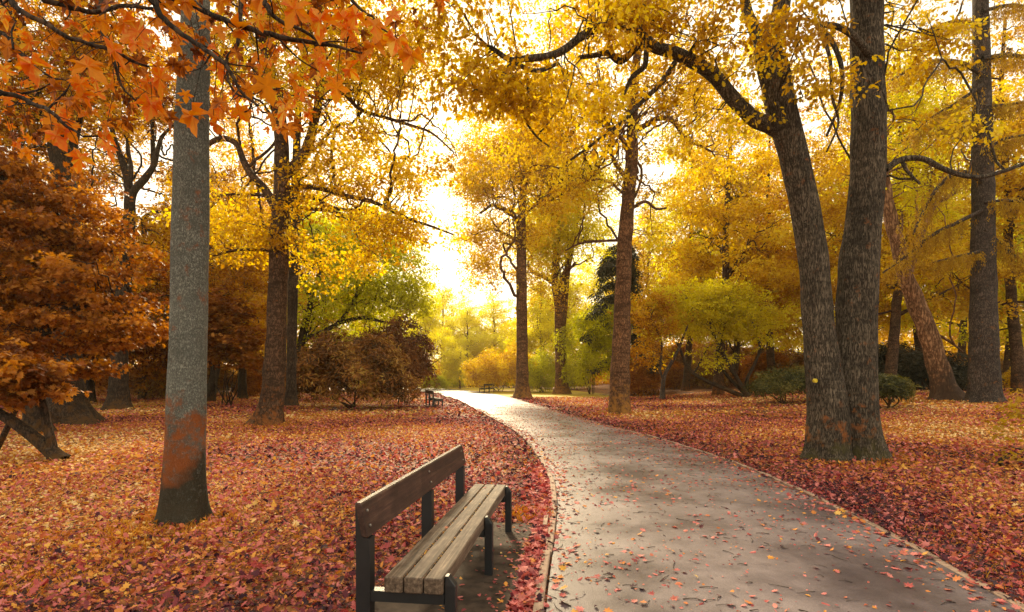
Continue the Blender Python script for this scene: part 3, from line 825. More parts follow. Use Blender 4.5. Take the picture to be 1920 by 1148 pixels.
TW = [[(90, 205), (110, 185), (128, 165)], [(90, 205), (120, 178), (135, 150)], [(210, 92), (222, 120), (220, 150)], [(410, 106), (430, 120), (470, 125)], [(450, 165), (470, 200), (440, 220), (425, 222)],
      [(155, 256), (190, 255), (215, 252)], [(25, 92), (22, 60), (30, 40)], [(370, 80), (400, 95), (420, 110)], [(40, 176), (75, 168), (105, 150)], [(590, 86), (620, 78), (650, 80)], [(245, 15), (262, 5), (270, -20)], [(520, 70), (560, 110), (600, 135)]]
t = thing('maple_tree', 'straight grey maple with an orange mossy foot and red leaved boughs hanging overhead', 'tree', base)
t['_o'] = [float(c) for c in base]
rng = np.random.RandomState(11)
b = Buf(); tube(b, trunk[0], trunk[1], 72, 0, .5, bark_prof(rng, 0.03, 0.007, 0.62, 0.15, 5)); part('trunk', b, [M['greybark']], t)
bp_list = []
for q in BOUGHS:
    p, r = bough(q)
    b = Buf(); wob = np.cumsum(rng.normal(0, .004, p.shape), 0); wob -= np.linspace(0, 1, len(p))[:, None] * wob[-1]
    p = p + wob
    tube(b, p, r, 9, 0, .5, bark_prof(rng, .10, .02)); 
    # short side spurs
    for a in range(len(p) // 2, len(p) - 2, 5):
        d = unit(rng.normal(0, 1, 3)) * rng.uniform(.05, .16); d[2] -= .03
        s = spline([p[a], p[a] + d * .5 + rng.normal(0, .01, 3), p[a] + d], .03)
        tube(b, s, np.linspace(r[a] * .5, .0018, len(s)), 5, 0)
    part('limb', b, [M['dbark']], t); bp_list.append((p, r))
LB = Buf()
for k, q in enumerate(TW):
    d = 2.75 + .1 * (k % 3)
    s = spline([at(a, c, d + .05 * z) for z, (a, c) in enumerate(q)], .04)
    tube(LB, s, np.linspace(.006, .0025, len(s)), 5, 1)
    bp_list.append((s, np.full(len(s), .005)))
# hand-sized maple leaves on long stalks
def hang_leaves(pos, size, tone, face):
    n = len(pos)
    d = np.column_stack([rng.normal(0, .55, n), rng.normal(0, .45, n), -1.0 + rng.normal(0, .35, n)])
    nor = np.column_stack([rng.normal(0, .5, n), -np.ones(n) * face, rng.normal(.45, .5, n)])
    put_leaves(LB, pos, d, nor, size, tone, 'maple', 0, rng.uniform(.2, 3.4, n))
env_x = [-60, 0, 60, 110, 160, 200, 250, 300, 350, 400, 440, 500, 560, 600, 640, 690, 720, 760, 800, 830, 850]
env_y = [320, 330, 330, 275, 290, 300, 250, 262, 262, 272, 262, 285, 290, 235, 195, 160, 125, 118, 105, 60, 0]
P_, T_, Z_ = [], [], []
allp = np.concatenate([p[len(p) * 4 // 10:] for p, r in bp_list]); 
while len(P_) < 680:
    px = rng.uniform(-60, 850); top = -90
    e = np.interp(px, env_x, env_y)
    py = top + (e - 30 - top) * rng.uniform(0, 1) ** 0.8 - 14
    y = rng.uniform(2.6, 6.2)
    if px > 600 and rng.uniform() < .35 + .45 * (px > 690): continue
    if rng.uniform() > .25 + .75 * (0.5 + .5 * math.sin(px * .034 + 1.7) * math.sin(py * .045 + px * .01)): continue
    P_.append(at(px, py, y)); Z_.append(rng.uniform(.055, .102)); T_.append(rng.uniform())
for px, py, y, z in [(98, 262, 2.6, .12), (152, 305, 2.7, .105), (700, 55, 2.9, .135), (640, 40, 2.9, .14), (712, 98, 2.8, .15), (745, 85, 2.8, .14), (775, 112, 2.8, .135), (360, 222, 2.7, .15), (400, 235, 2.7, .15), (495, 165, 2.6, .14), (300, 150, 2.8, .15), (205, 95, 2.7, .15),
                     (150, 130, 2.6, .15), (55, 125, 2.7, .14), (270, 70, 2.8, .15), (235, 50, 2.8, .14), (560, 20, 2.6, .16), (600, 40, 2.7, .15), (490, 10, 2.7, .14), (650, 140, 2.9, .11), (632, 172, 2.9, .12), (440, 58, 2.8, .14), (285, 205, 2.9, .13), (535, 215, 2.9, .15), (200, 285, 2.8, .12)]:
    P_.append(at(px, py - 18, y)); Z_.append(z * .9); T_.append(rng.uniform(.5, .95))
P_ = np.array(P_); hang_leaves(P_, np.array(Z_), np.array(T_), .9)
for q in P_[rng.choice(len(P_), 520, False)]:   # leaf stalks up to the nearest bough
    j = np.argmin(np.linalg.norm(allp - q - np.array([0, 0, .12]), axis=1)); v = allp[j] - q
    L = np.linalg.norm(v)
    if L > .45: v = v * (.16 / L)
    s = spline([q, q + v * .5 + np.array([0, 0, .015]), q + v], .06)
    tube(LB, s, np.linspace(.0016, .0022, len(s)), 4, 1, cap=False)
# the rest of the crown above the picture
cl, ow = fill_blobs(rng, [(np.array([-3.2, 5.8, 9.6]), np.array([2.6, 2.6, 2.2]))], 60)
foliage(LB, rng, cl, ow, 4, 10, (.5, .5, .3), .35, .13, 'star')
grow_twigs(LB, rng, trunk[0][-40:], trunk[1][-40:], cl, 1)
part('crown', LB, [M['maple'], M['dbark']], t)
del t['_o']

# --- the twin-stemmed oak on the right
Y0 = 10.05
base = on_ground(1586, Y0)
L1 = line([(1550, 872, 37), (1551, 845, 33), (1553, 800, 34), (1549, 740, 32.5), (1543, 680, 29), (1534, 600, 26.5), (1524, 480, 25.5), (1511, 400, 25), (1495, 320, 24.5), (1476, 250, 25), (1462, 190, 26), (1449, 130, 27), (1440, 95, 24), (1452, 60, 18), (1466, 0, 15), (1470, -120, 13), (1480, -300, 9), (1490, -480, 4)], Y0, .06)
L2 = line([(1612, 876, 40), (1610, 845, 37), (1605, 800, 37), (1603, 740, 36), (1603, 680, 35), (1606, 600, 33.5), (1610, 500, 33), (1617, 430, 30), (1626, 350, 29.5), (1628, 280, 29), (1628, 200, 28), (1626, 110, 27), (1624, 0, 26), (1620, -150, 24), (1612, -350, 18), (1600, -560, 7)], Y0 + .12, .06)
lb = [line(q, Y0, .08) for q in [
    [(1462, 243, 17), (1440, 232, 15.5), (1415, 224, 14), (1380, 192, 13), (1342, 146, 12.5), (1300, 116, 12), (1262, 98, 11), (1230, 90, 10.5), (1210, 72, 9.5, -.2), (1196, 45, 8, -.4), (1203, 10, 7, -.5), (1215, -60, 5, -.6)],
    [(1224, 88, 7), (1200, 84, 6.5), (1175, 108, 6), (1160, 115, 6), (1140, 100, 5.5), (1115, 104, 4.5), (1085, 108, 3.5)],
    [(1440, 100, 16), (1412, 50, 11, .2), (1398, 10, 9, .3), (1385, -80, 6, .4)],
    [(1660, 318, 6), (1690, 300, 5.5), (1730, 298, 5), (1765, 315, 4.5), (1800, 328, 4.5), (1840, 332, 4), (1885, 320, 3.5), (1925, 305, 3)],
    [(1690, 300, 3.5), (1702, 322, 3), (1725, 345, 2)],
    [(1655, 130, 8), (1590, 60, 6, -.3), (1535, 48, 5, -.5), (1560, 78, 4.5, -.5), (1578, 130, 4, -.5), (1575, 190, 3.2, -.4), (1550, 255, 2.2, -.4)],
    [(1535, 48, 4, -.5), (1556, 110, 3.2, -.6), (1560, 180, 2.8, -.6), (1572, 230, 2, -.6), (1550, 285, 1.6, -.6)],
    [(1195, 60, 7, -.4), (1150, 45, 6.5, -.7), (1120, 52, 6.5, -.8), (1090, 68, 7, -1), (1060, 92, 7, -1.1), (1030, 105, 6.5, -1.2), (985, 110, 6, -1.4), (955, 112, 5, -1.4), (925, 92, 4, -1.5), (905, 84, 3, -1.5)],
    [(960, 113, 4, -1.4), (990, 130, 4, -1.4), (1015, 132, 4, -1.3), (1045, 120, 3, -1.2)],
    [(960, 120, 3, -1.4), (940, 150, 2.6, -1.4), (910, 170, 2.2, -1.5), (880, 186, 1.5, -1.5)],
    [(988, 130, 3, -1.4), (990, 175, 2.8, -1.4), (984, 220, 2.3, -1.4), (1005, 255, 1.8, -1.4), (1030, 275, 1.2, -1.4)],
    [(1265, 118, 5, -.1), (1240, 155, 4.5, -.2), (1205, 190, 4, -.3), (1170, 225, 3.5, -.4), (1140, 250, 3, -.5), (1070, 300, 2, -.6)],
    [(1212, 95, 5, -.1), (1208, 125, 5, -.2), (1185, 145, 4, -.2), (1168, 180, 3, -.3)],
]]
bl = [blob(1010, 40, 8.2, 130, 90, 1.2), blob(1180, 30, 9, 150, 80, 1.3), blob(1330, 40, 9.6, 130, 80, 1.4), blob(1480, 60, 9, 110, 80, 1.3), blob(1560, 150, 9.3, 60, 90, .6), blob(900, 120, 8.2, 80, 90, .9),
      blob(1000, 200, 8.4, 80, 70, .8), blob(1120, 200, 9, 80, 80, .8), blob(1290, 190, 9.8, 70, 70, .8), blob(1340, 250, 10.2, 60, 60, .6), blob(1570, 260, 9.6, 40, 40, .4), blob(1740, 60, 10.5, 120, 80, 1.2), blob(1780, 250, 10.6, 80, 40, .5),
      blob(870, 20, 8, 100, 60, 1), blob(1250, -160, 10, 360, 120, 2.6), blob(1620, -250, 10, 260, 140, 2.4)]
oak = tree('oak_tree', 'big twin stemmed oak with dark ridged bark standing by the right edge of the path', base, 21, [L1, L2], lb, bl, gn=12, gr=0.018, n=270, k=6, m=11, cr=(.42, .42, .26), rad=.20, size=.085,
     leaf='gold', bark='oakbark', kind='oak', droop=.45, up=.6, sides=96, flare=.52, fh=.24, lump=.03, ridge=.014, twig_up=.06, thick=.8, wob=.16)
b = Buf()   # small round painted tag on the bark
c = at(1530, 714, Y0 - .365); th = np.linspace(0, 6.283, 24, endpoint=False)
f_, bk = np.column_stack([c[0] + .032 * np.cos(th), np.full(24, c[1]), c[2] + .037 * np.sin(th)]), None
bk = f_ + np.array([0, .06, 0])
b.add(np.vstack([f_, bk]), [[a, (a + 1) % 24, 24 + (a + 1) % 24, 24 + a] for a in range(24)], 0); b.add(f_, [list(range(24))[::-1]], 0)
M['tag'] = plain_mat('yellow_paint', (0.55, 0.42, 0.02), 0.6, 0, .3, 40, .2)
o = bpy.data.objects.new('marker', b.mesh('marker', [M['tag']], base)); COL.objects.link(o); o.parent = oak

# --- the oak left of the path with the crooked limbs, and the slim dark one behind it
Y0 = 17.6
base = on_ground(505, Y0)
st = line([(500, 800, 24), (505, 775, 21), (511, 740, 19), (516, 680, 18), (519, 600, 17.5), (522, 500, 16.5), (525, 420, 16), (529, 350, 15), (529, 290, 13), (525, 230, 12), (515, 180, 11), (503, 120, 10), (490, 50, 9), (478, -30, 8), (470, -140, 5)], Y0, .12)
lb = [line(q, Y0, .12) for q in [
    [(520, 400, 9), (512, 380, 8.5), (494, 352, 7.5), (470, 326, 6.5), (455, 300, 6), (445, 272, 5.5), (425, 260, 5.5), (402, 264, 5), (380, 280, 3)],
    [(532, 330, 11), (548, 316, 10), (566, 298, 9.5), (578, 272, 9), (588, 235, 8), (597, 190, 7.5), (600, 140, 7), (596, 80, 6), (600, 10, 5), (608, -80, 3)],
    [(534, 356, 6), (570, 350, 5), (610, 356, 4.5, -.4), (650, 368, 4.2, -.7), (690, 376, 4, -1), (725, 390, 3.4, -1.2), (770, 412, 2.8, -1.4), (810, 425, 2.2, -1.5), (850, 440, 1.4, -1.5)],
    [(534, 386, 4), (580, 392, 3.4, .3), (620, 396, 3, .5), (660, 410, 2.6, .6), (690, 440, 2, .6), (700, 470, 1.4, .6)],
    [(516, 470, 4), (480, 468, 3.2), (440, 470, 2.6), (400, 480, 1.8)],
    [(600, 150, 5), (640, 170, 4.2, -.3), (675, 205, 3.6, -.6), (720, 220, 3.2, -.8), (770, 235, 2.8, -1), (810, 250, 2, -1.1), (850, 285, 1.4, -1.2)],
    [(518, 372, 4), (490, 366, 3.2), (450, 364, 2.6), (410, 366, 1.6)]]]
bl = [blob(440, 90, 17.5, 110, 110, 2.2), blob(560, 60, 17, 120, 100, 2.2), blob(700, 60, 16.5, 130, 80, 2), blob(800, 90, 16, 70, 60, 1.2), blob(620, 260, 17, 70, 60, 1.2), blob(690, 350, 16.8, 70, 60, 1.2), blob(750, 430, 16.2, 60, 45, 1), blob(620, 340, 17.2, 70, 60, 1.4), blob(740, 110, 16.4, 90, 50, 1.4), blob(830, 150, 16, 50, 50, 1), blob(750, 235, 16.4, 80, 22, .6), blob(840, 300, 16.2, 36, 30, .5), blob(810, 435, 16, 40, 25, .5), blob(690, 250, 16.8, 40, 40, .8), blob(560, 420, 17.6, 60, 60, 1.2), blob(780, 330, 16.4, 40, 40, .8), blob(640, 160, 17, 60, 60, 1.2), blob(690, 500, 17.4, 60, 40, 1), blob(775, 400, 16.3, 45, 40, .8), blob(700, 290, 16.8, 45, 40, .8), blob(720, 170, 16.5, 60, 40, 1),
      blob(660, 430, 17.5, 80, 60, 1.2), blob(470, 440, 17.5, 70, 60, 1.3), blob(420, 390, 17.8, 60, 60, 1.2), blob(600, 500, 18.4, 60, 50, 1), blob(440, 250, 17.6, 60, 40, 1), blob(530, -120, 17.5, 280, 110, 3)]
tree('oak_tree', 'moss banded oak with crooked side limbs left of the path, left of the rhododendron thicket', base, 33, [st], lb, bl, gn=22, gr=0.045, n=440, k=6, m=11, cr=(.65, .65, .35), rad=.30, size=.105,
     leaf='gold', bark='bark', kind='oak', droop=.35, up=.65, sides=40, flare=.75, fh=.35, lump=.05, ridge=.015, thick=.9, wob=.15)
Y0 = 21.5
base = on_ground(546, Y0)
st = line([(545, 760, 11), (546, 720, 9), (547, 640, 8.5), (549, 540, 9), (552, 440, 9), (554, 360, 8.5), (556, 300, 7.5), (560, 200, 6), (575, 80, 5), (590, -40, 3)], Y0, .15)
tree('oak_tree', 'slim dark trunk close behind the moss banded oak left of the path', base, 34, [st], [line([(552, 372, 4.5), (590, 372, 4), (630, 392, 3.4), (690, 396, 2.6), (740, 420, 2)], Y0, .15)],
     [blob(590, 150, 21.5, 80, 110, 1.6), blob(560, 30, 21.5, 120, 70, 2)], n=60, k=6, m=10, cr=(.7, .7, .4), rad=.35, size=.12, leaf='amber', bark='dbark', flare=.3)

# --- tree beyond the path curve, moss on the right side
Y0 = 22.6
base = on_ground(1162, Y0)
st = line([(1162, 782, 20), (1162, 745, 18.5), (1163, 700, 18), (1165, 620, 16), (1168, 540, 14.5), (1172, 460, 13.5), (1178, 370, 12.5), (1184, 300, 11), (1186, 230, 10), (1190, 150, 8.5), (1200, 60, 7), (1208, -50, 5), (1215, -160, 3)], Y0, .12)
lb = [line(q, Y0, .15) for q in [
    [(1188, 246, 6), (1205, 238, 5), (1228, 224, 4.6), (1252, 222, 4.4), (1272, 240, 4), (1285, 262, 3.4), (1310, 272, 2.6), (1335, 285, 1.6)],
    [(1178, 340, 5), (1150, 300, 4), (1140, 270, 3.6), (1110, 330, 3), (1060, 360, 2.4), (1010, 390, 1.6)],
    [(1184, 280, 5), (1150, 245, 4), (1110, 215, 3.4, -.4), (1060, 265, 2.4, -.6)],
    [(1186, 390, 3.5), (1210, 378, 3), (1230, 392, 2.4), (1250, 390, 1.6)],
    [(1176, 450, 3), (1130, 452, 2.4, .5), (1090, 456, 2, .8), (1060, 470, 1.2, 1)]]]
bl = [blob(1170, 170, 22.5, 130, 110, 3), blob(1050, 230, 21.5, 110, 100, 2.4), blob(960, 160, 21, 110, 100, 2.2), blob(960, 280, 21.5, 80, 60, 1.6), blob(1330, 160, 22.5, 110, 90, 2.2), blob(1400, 280, 23, 60, 70, 1.5), blob(1120, 340, 22, 80, 60, 1.4),
      blob(1240, 310, 22.5, 40, 50, 1), blob(1020, 370, 22, 60, 40, 1), blob(1150, 20, 22.5, 240, 90, 3), blob(1220, 420, 23, 40, 40, 1)]
tree('beech_tree', 'tall mossy trunk with golden canopy standing on the verge right of the path curve', base, 41, [st], lb, bl, gn=30, gr=0.055, n=270, k=6, m=11, cr=(.8, .8, .42), rad=.36, size=.12,
     leaf='gold', bark='sunlitbark', kind='folded', droop=.35, up=.7, sides=32, flare=.3, fh=.3, lump=.06, thick=1.3, wob=.15)

# --- trunk by the far bend and the forked one right of it
Y0 = 40
base = on_ground(980, Y0)
st = line([(980, 748, 16), (980, 725, 12), (979, 660, 10.5), (978, 560, 10), (978, 470, 9), (978, 400, 8), (982, 350, 6.5), (990, 300, 5), (1000, 230, 3)], Y0, .25)
lb = [line(q, Y0, .25) for q in [[(979, 420, 5), (950, 395, 4), (925, 385, 3), (900, 400, 2)], [(979, 400, 5), (1010, 380, 3.6), (1050, 350, 2.6), (1090, 330, 2)], [(979, 460, 3.5), (950, 440, 2.6), (920, 430, 2), (890, 440, 1.4)]]]
bl = [blob(905, 500, 41, 36, 40, 2), blob(885, 400, 40, 36, 60, 2), blob(930, 460, 40, 40, 40, 2), blob(1010, 520, 42, 50, 50, 2.4), blob(890, 290, 40, 45, 60, 2.4), blob(970, 320, 40, 90, 80, 4), blob(915, 340, 40, 55, 60, 3), blob(1040, 300, 40, 80, 80, 4), blob(920, 430, 40, 42, 34, 2), blob(990, 240, 40, 90, 60, 4), blob(1000, 430, 40.5, 40, 40, 2)]
tree('beech_tree', 'straight reddish trunk at the path bend, left of the forked bright yellow tree', base, 51, [st], lb, bl, gn=18, gr=0.085, n=400, k=7, m=10, cr=(1.1, 1.1, .5), rad=.55, size=.17, leaf='gold', bark='sunlitbark', sides=24, flare=.35, fh=.6)
Y0 = 48
base = on_ground(1053, Y0)
st = line([(1054, 742, 16), (1053, 715, 11.5), (1051, 660, 10.5), (1050, 600, 10), (1046, 570, 7), (1040, 530, 6.5), (1042, 480, 6), (1050, 430, 4), (1056, 380, 3)], Y0, .3)
st2 = line([(1053, 625, 8), (1057, 580, 7), (1062, 520, 6.5), (1070, 470, 6), (1080, 420, 4), (1092, 360, 2.5)], Y0 + .2, .3)
lb = [line(q, Y0, .3) for q in [[(1042, 535, 4), (1020, 520, 3.6), (1000, 510, 3), (990, 495, 2.4), (1000, 470, 2)], [(1044, 490, 3.6), (1060, 460, 3), (1090, 452, 2.4), (1130, 452, 1.6)], [(1046, 440, 3), (1020, 405, 2.4), (1010, 370, 2)]]]
bl = [blob(1075, 420, 48, 85, 70, 4), blob(1015, 460, 48, 50, 50, 3), blob(1090, 340, 48, 70, 50, 4), blob(1025, 400, 48, 55, 50, 3)]
f_t = tree('beech_tree', 'forked tree with bright yellow crown behind the path bend', base, 52, [st, ], lb + [st2], bl, gn=16, gr=0.095, n=300, k=7, m=10, cr=(1.2, 1.2, .6), rad=.6, size=.19, leaf='yellow', bark='sunlitbark', sides=24, flare=.35, fh=.6)

# --- larch with drooping sprays on the right
Y0 = 21.0
base = on_ground(1847, Y0)
st = line([(1846, 756, 27), (1846, 735, 24), (1845, 680, 22.5), (1844, 560, 20), (1844, 400, 17.5), (1842, 250, 15.5), (1840, 120, 13.5), (1838, 0, 12), (1837, -150, 9), (1836, -330, 4)], Y0, .12)
lbp = [[(1842, 340, 4.5), (1800, 322, 4), (1760, 350, 3.4), (1730, 400, 2.6), (1712, 440, 2)], [(1842, 395, 4), (1800, 415, 3.4), (1750, 440, 3), (1700, 480, 2.4), (1655, 512, 1.6)], [(1842, 140, 4.5), (1800, 118, 4), (1750, 115, 3.6), (1710, 128, 3), (1672, 150, 2)],
       [(1842, 110, 4.5), (1890, 104, 4), (1935, 110, 3)], [(1842, 160, 3.4), (1790, 195, 2.8), (1740, 225, 2), (1700, 262, 1.5)], [(1846, 285, 3), (1880, 262, 2.6), (1930, 252, 2)], [(1846, 430, 3), (1890, 470, 2.6), (1930, 500, 2)], [(1842, 230, 3), (1800, 230, 2.6), (1760, 246, 2)],
       [(1842, 50, 3.6), (1790, 40, 3), (1730, 60, 2)], [(1842, 20, 3.6), (1900, 10, 3), (1950, 20, 2)], [(1844, 380, 3), (1890, 376, 2.4), (1940, 384, 1.8)], [(1842, 470, 2.6), (1800, 480, 2), (1750, 492, 1.6)], [(1846, 200, 3), (1890, 196, 2.4), (1930, 190, 1.8)]]
lb = [line([(a, b_, c, (.6 * math.sin(i * 2.3)) * k_ / 3) for k_, (a, b_, c) in enumerate(q)], Y0 - .3, .1) for i, q in enumerate(lbp)]
def larch_sprays(c, rng):
    for p, r in lb:
        s = p[int(len(p) * .18):]
        reps = np.repeat(s, 7, axis=0) + rng.normal(0, 1, (len(s) * 7, 3)) * np.array([.22, .22, .05])
        L = rng.uniform(.15, .75, len(reps)); nl = 14
        tt = rng.uniform(0, 1, (len(reps), nl))
        pos = np.repeat(reps[:, None], nl, 1) + rng.normal(0, .03, (len(reps), nl, 3)); pos[..., 2] -= tt * L[:, None]
        pos = pos.reshape(-1, 3)
        d = np.column_stack([rng.normal(0, .5, len(pos)), rng.normal(0, .5, len(pos)), -np.ones(len(pos))])
        tn = np.repeat(rng.uniform(0, 1, len(reps)), nl)
        put_leaves(c, pos, d, rng.normal(0, 1, pos.shape), rng.uniform(.07, .13, len(pos)), np.clip(tn + rng.normal(0, .15, len(pos)), 0, 1), 'narrow', 0)
tree('larch_tree', 'tall scaly larch trunk with golden drooping sprays between the leaning birch and the right edge', base, 61, [st], lb, [blob(1830, -120, 21, 110, 130, 2.4)], n=40, k=5, m=12, cr=(.8, .8, .3), rad=.4, size=.10,
     leaf='larch', bark='larchbark', kind='narrow', sides=40, flare=.3, fh=.3, lump=.03, ridge=.02, extra=larch_sprays)

# --- leaning birch
Y0 = 22.5
base = on_ground(1772, Y0)
st = line([(1776, 752, 25), (1772, 735, 19), (1762, 700, 17), (1748, 650, 15.5), (1730, 600, 15), (1710, 550, 14.5), (1696, 510, 13), (1684, 460, 12), (1672, 420, 11), (1664, 370, 9), (1655, 300, 7), (1645, 200, 5), (1640, 100, 3)], Y0, .12)
lb = [line(q, Y0, .15) for q in [[(1700, 525, 7), (1720, 470, 6), (1735, 420, 5.5), (1752, 385, 5), (1790, 362, 3)], [(1742, 620, 3), (1780, 640, 2.4), (1805, 660, 1.5)]]]
bl = [blob(1690, 330, 23, 70, 90, 1.6), blob(1740, 240, 23.5, 80, 80, 1.6), blob(1680, 150, 23.5, 80, 90, 1.8), blob(1760, 400, 24, 50, 50, 1.2)]
tree('birch_tree', 'leaning pale tree with a gnarled foot, tilted towards the twin stemmed oak', base, 62, [st], lb, bl, gn=10, gr=0.05, n=110, k=6, m=11, cr=(.7, .7, .4), rad=.36, size=.11, leaf='yellow', bark='birch', sides=32, flare=.55, fh=.3, lump=.06)

# --- dark old tree with buttress roots, far left, and its companions
Y0 = 18.0
base = on_ground(118, Y0)
st = line([(122, 800, 50), (122, 770, 36), (122, 730, 28), (124, 660, 23), (127, 560, 21), (125, 460, 19), (122, 360, 18), (112, 290, 15), (92, 230, 13), (70, 190, 11), (50, 140, 10), (30, 60, 8), (20, -40, 6)], Y0, .12)
lb = [line(q, Y0, .15) for q in [[(122, 330, 9), (140, 260, 7), (150, 180, 6), (140, 90, 5), (150, 0, 4)]]]
bl = [blob(60, 120, 18, 120, 110, 2.4), blob(170, 60, 18, 120, 90, 2.4), blob(20, 240, 18, 90, 70, 1.8), blob(180, 190, 18, 60, 70, 1.5)]
tree('old_tree', 'massive dark old trunk with spreading buttress roots at the far left of the wood', base, 71, [st], lb, bl, gn=14, gr=0.04, n=200, k=6, m=11, cr=(.8, .8, .4), rad=.36, size=.12, leaf='amber', bark='dbark', sides=36, flare=.75, fh=.45, lump=.09, ridge=.03)
Y0 = 25.0
base = on_ground(222, Y0)
st = line([(222, 778, 24), (222, 755, 17), (223, 720, 15), (225, 640, 13), (232, 540, 12), (240, 440, 11), (243, 380, 9), (240, 340, 7), (228, 300, 5), (215, 260, 4), (200, 200, 3)], Y0, .15)
lb = [line(q, Y0, .15) for q in [[(243, 400, 8), (250, 360, 7), (272, 335, 6), (288, 310, 5), (296, 280, 4), (305, 255, 3), (330, 230, 2)], [(240, 360, 5), (246, 320, 4), (240, 280, 3.4), (240, 240, 3)], [(288, 320, 4), (286, 270, 3.6), (285, 220, 3), (282, 170, 2)], [(240, 440, 5), (215, 412, 4), (190, 405, 3), (165, 395, 2)], [(270, 440, 4.5), (270, 410, 4), (290, 398, 3), (320, 400, 2)]]]
bl = [blob(215, 150, 25, 80, 80, 2), blob(320, 150, 25, 80, 70, 2), blob(190, 330, 25, 40, 40, 1.2), blob(360, 300, 25.5, 40, 60, 1.2), blob(300, 440, 25.5, 90, 40, 2), blob(400, 400, 26, 40, 70, 1.4), blob(190, 260, 25.5, 60, 50, 1.4), blob(150, 340, 25.5, 60, 40, 1.4), blob(330, 220, 25.6, 40, 40, 1), blob(250, 230, 25.6, 40, 30, 1)]
tree('old_tree', 'dark trunk with a flared foot and bare forked top, left of the grey maple', base, 72, [st], lb, bl, gn=18, gr=0.05, n=230, k=6, m=10, cr=(.9, .9, .45), rad=.4, size=.13, leaf='amber', bark='dbark', sides=28, flare=.6, fh=.5, lump=.05)

# --- leaning sapling with rust leaves at the far left
Y0 = 10.0
base = on_ground(108, Y0)
st = line([(112, 866, 15), (98, 850, 12.5), (75, 830, 11), (48, 808, 10), (20, 788, 9.5), (-10, 770, 8.5), (-40, 740, 7.5), (-60, 700, 6), (-70, 650, 4)], Y0, .06)
lb = [line(q, Y0, .06) for q in [[(100, 856, 9), (96, 830, 8), (88, 800, 7.5), (82, 765, 6.5), (72, 735, 5.5), (60, 705, 4.5), (45, 680, 3)], [(-10, 850, 5, .8), (10, 810, 5, .6), (28, 770, 4.5, .4), (45, 740, 4, .2), (62, 712, 3)]]]
bl = [blob(40, 690, 9.8, 75, 34, .7), blob(20, 735, 9.6, 50, 22, .4), blob(-40, 690, 9.8, 60, 40, .7), blob(80, 715, 10, 40, 18, .4)]
tree('maple_sapling', 'low rust leaved sapling with two crooked stems leaning apart at the left edge', base, 73, [st], lb, bl, n=90, k=5, m=11, cr=(.22, .22, .07), rad=.14, size=.085, leaf='rust', bark='dbark', kind='star', droop=.5, up=.9, sides=18, flare=.25, fh=.1, thick=.5)

# --- big layered rust maple on the left
Y0 = 14.5
base = on_ground(62, Y0)
st = line([(70, 812, 20), (66, 780, 17), (60, 730, 15), (66, 660, 12), (80, 580, 10), (95, 500, 8), (105, 420, 6), (110, 350, 4)], Y0, .1)
lb = [line(q, Y0, .12) for q in [[(68, 650, 8), (110, 600, 7), (170, 570, 5.5), (240, 575, 4)], [(80, 580, 7), (40, 520, 5.5), (-10, 490, 4)], [(92, 510, 6), (150, 470, 5), (210, 470, 3.6)], [(104, 430, 5), (60, 380, 4), (10, 350, 3)]]]
bl = [blob(40, 320, 14.5, 100, 14, 1.4), blob(90, 375, 14.3, 110, 15, 1.6), blob(-20, 400, 14, 110, 18, 1.7), blob(60, 425, 14.0, 130, 15, 1.6), blob(170, 455, 14.3, 90, 14, 1.5), blob(30, 480, 13.8, 120, 15, 1.6), blob(170, 515, 14, 110, 15, 1.5), blob(60, 545, 13.6, 130, 15, 1.6), blob(220, 565, 14.2, 80, 13, 1.4), blob(120, 595, 13.6, 120, 14, 1.5), blob(255, 610, 14, 55, 12, 1), blob(40, 640, 13.4, 110, 16, 1.2), blob(185, 635, 14, 70, 12, .9), blob(-50, 560, 14, 90, 60, 1.5), blob(165, 690, 15, 36, 18, .6), blob(-60, 300, 14.5, 60, 40, 1.2)]
tree('spreading_maple', 'broad layered maple with rust brown leaves in drooping tiers filling the left side', base, 74, [st], lb, bl, n=420, k=6, m=10, cr=(.5, .5, .06), rad=.24, size=.09, leaf='rust', bark='dbark', kind='star', droop=.45, up=.92, sides=24, flare=.5, fh=.3, thick=.6)

# --- yellow spreading tree behind the thicket left of the bend
Y0 = 33
base = on_ground(560, Y0)
st = line([(545, 752, 10), (552, 710, 8), (562, 660, 7.5), (572, 610, 7), (585, 560, 5), (600, 510, 4), (620, 460, 3)], Y0, .2)
lb = [line(q, Y0, .25) for q in [[(566, 640, 5), (610, 620, 4.5), (640, 600, 4), (665, 560, 3.4), (690, 520, 2.6)], [(632, 606, 4), (680, 596, 3.4), (720, 604, 2.4)], [(655, 575, 3.4), (700, 560, 2.6), (740, 580, 1.8)], [(585, 560, 4), (560, 500, 3), (550, 450, 2)], [(660, 580, 3), (670, 540, 2.6), (655, 490, 2)]]]
bl = [blob(660, 500, 33, 90, 60, 3), blob(740, 540, 33, 50, 50, 2.4), blob(700, 440, 33, 70, 50, 2.4), blob(600, 560, 33, 60, 50, 2.4), blob(680, 590, 33.5, 90, 40, 2.4), blob(775, 560, 33, 30, 50, 1.6), blob(740, 480, 33, 50, 44, 2), blob(600, 440, 34, 70, 60, 2.6), blob(650, 650, 34, 110, 40, 2)]
tree('spreading_maple', 'yellow green spreading tree arching behind the dark thicket left of the path bend', base, 75, [st], lb, bl, gn=14, gr=0.05, n=330, k=6, m=11, cr=(1.0, 1.0, .32), rad=.5, size=.16, leaf='lime', bark='dbark', up=.85, droop=.35, sides=16, flare=.3)

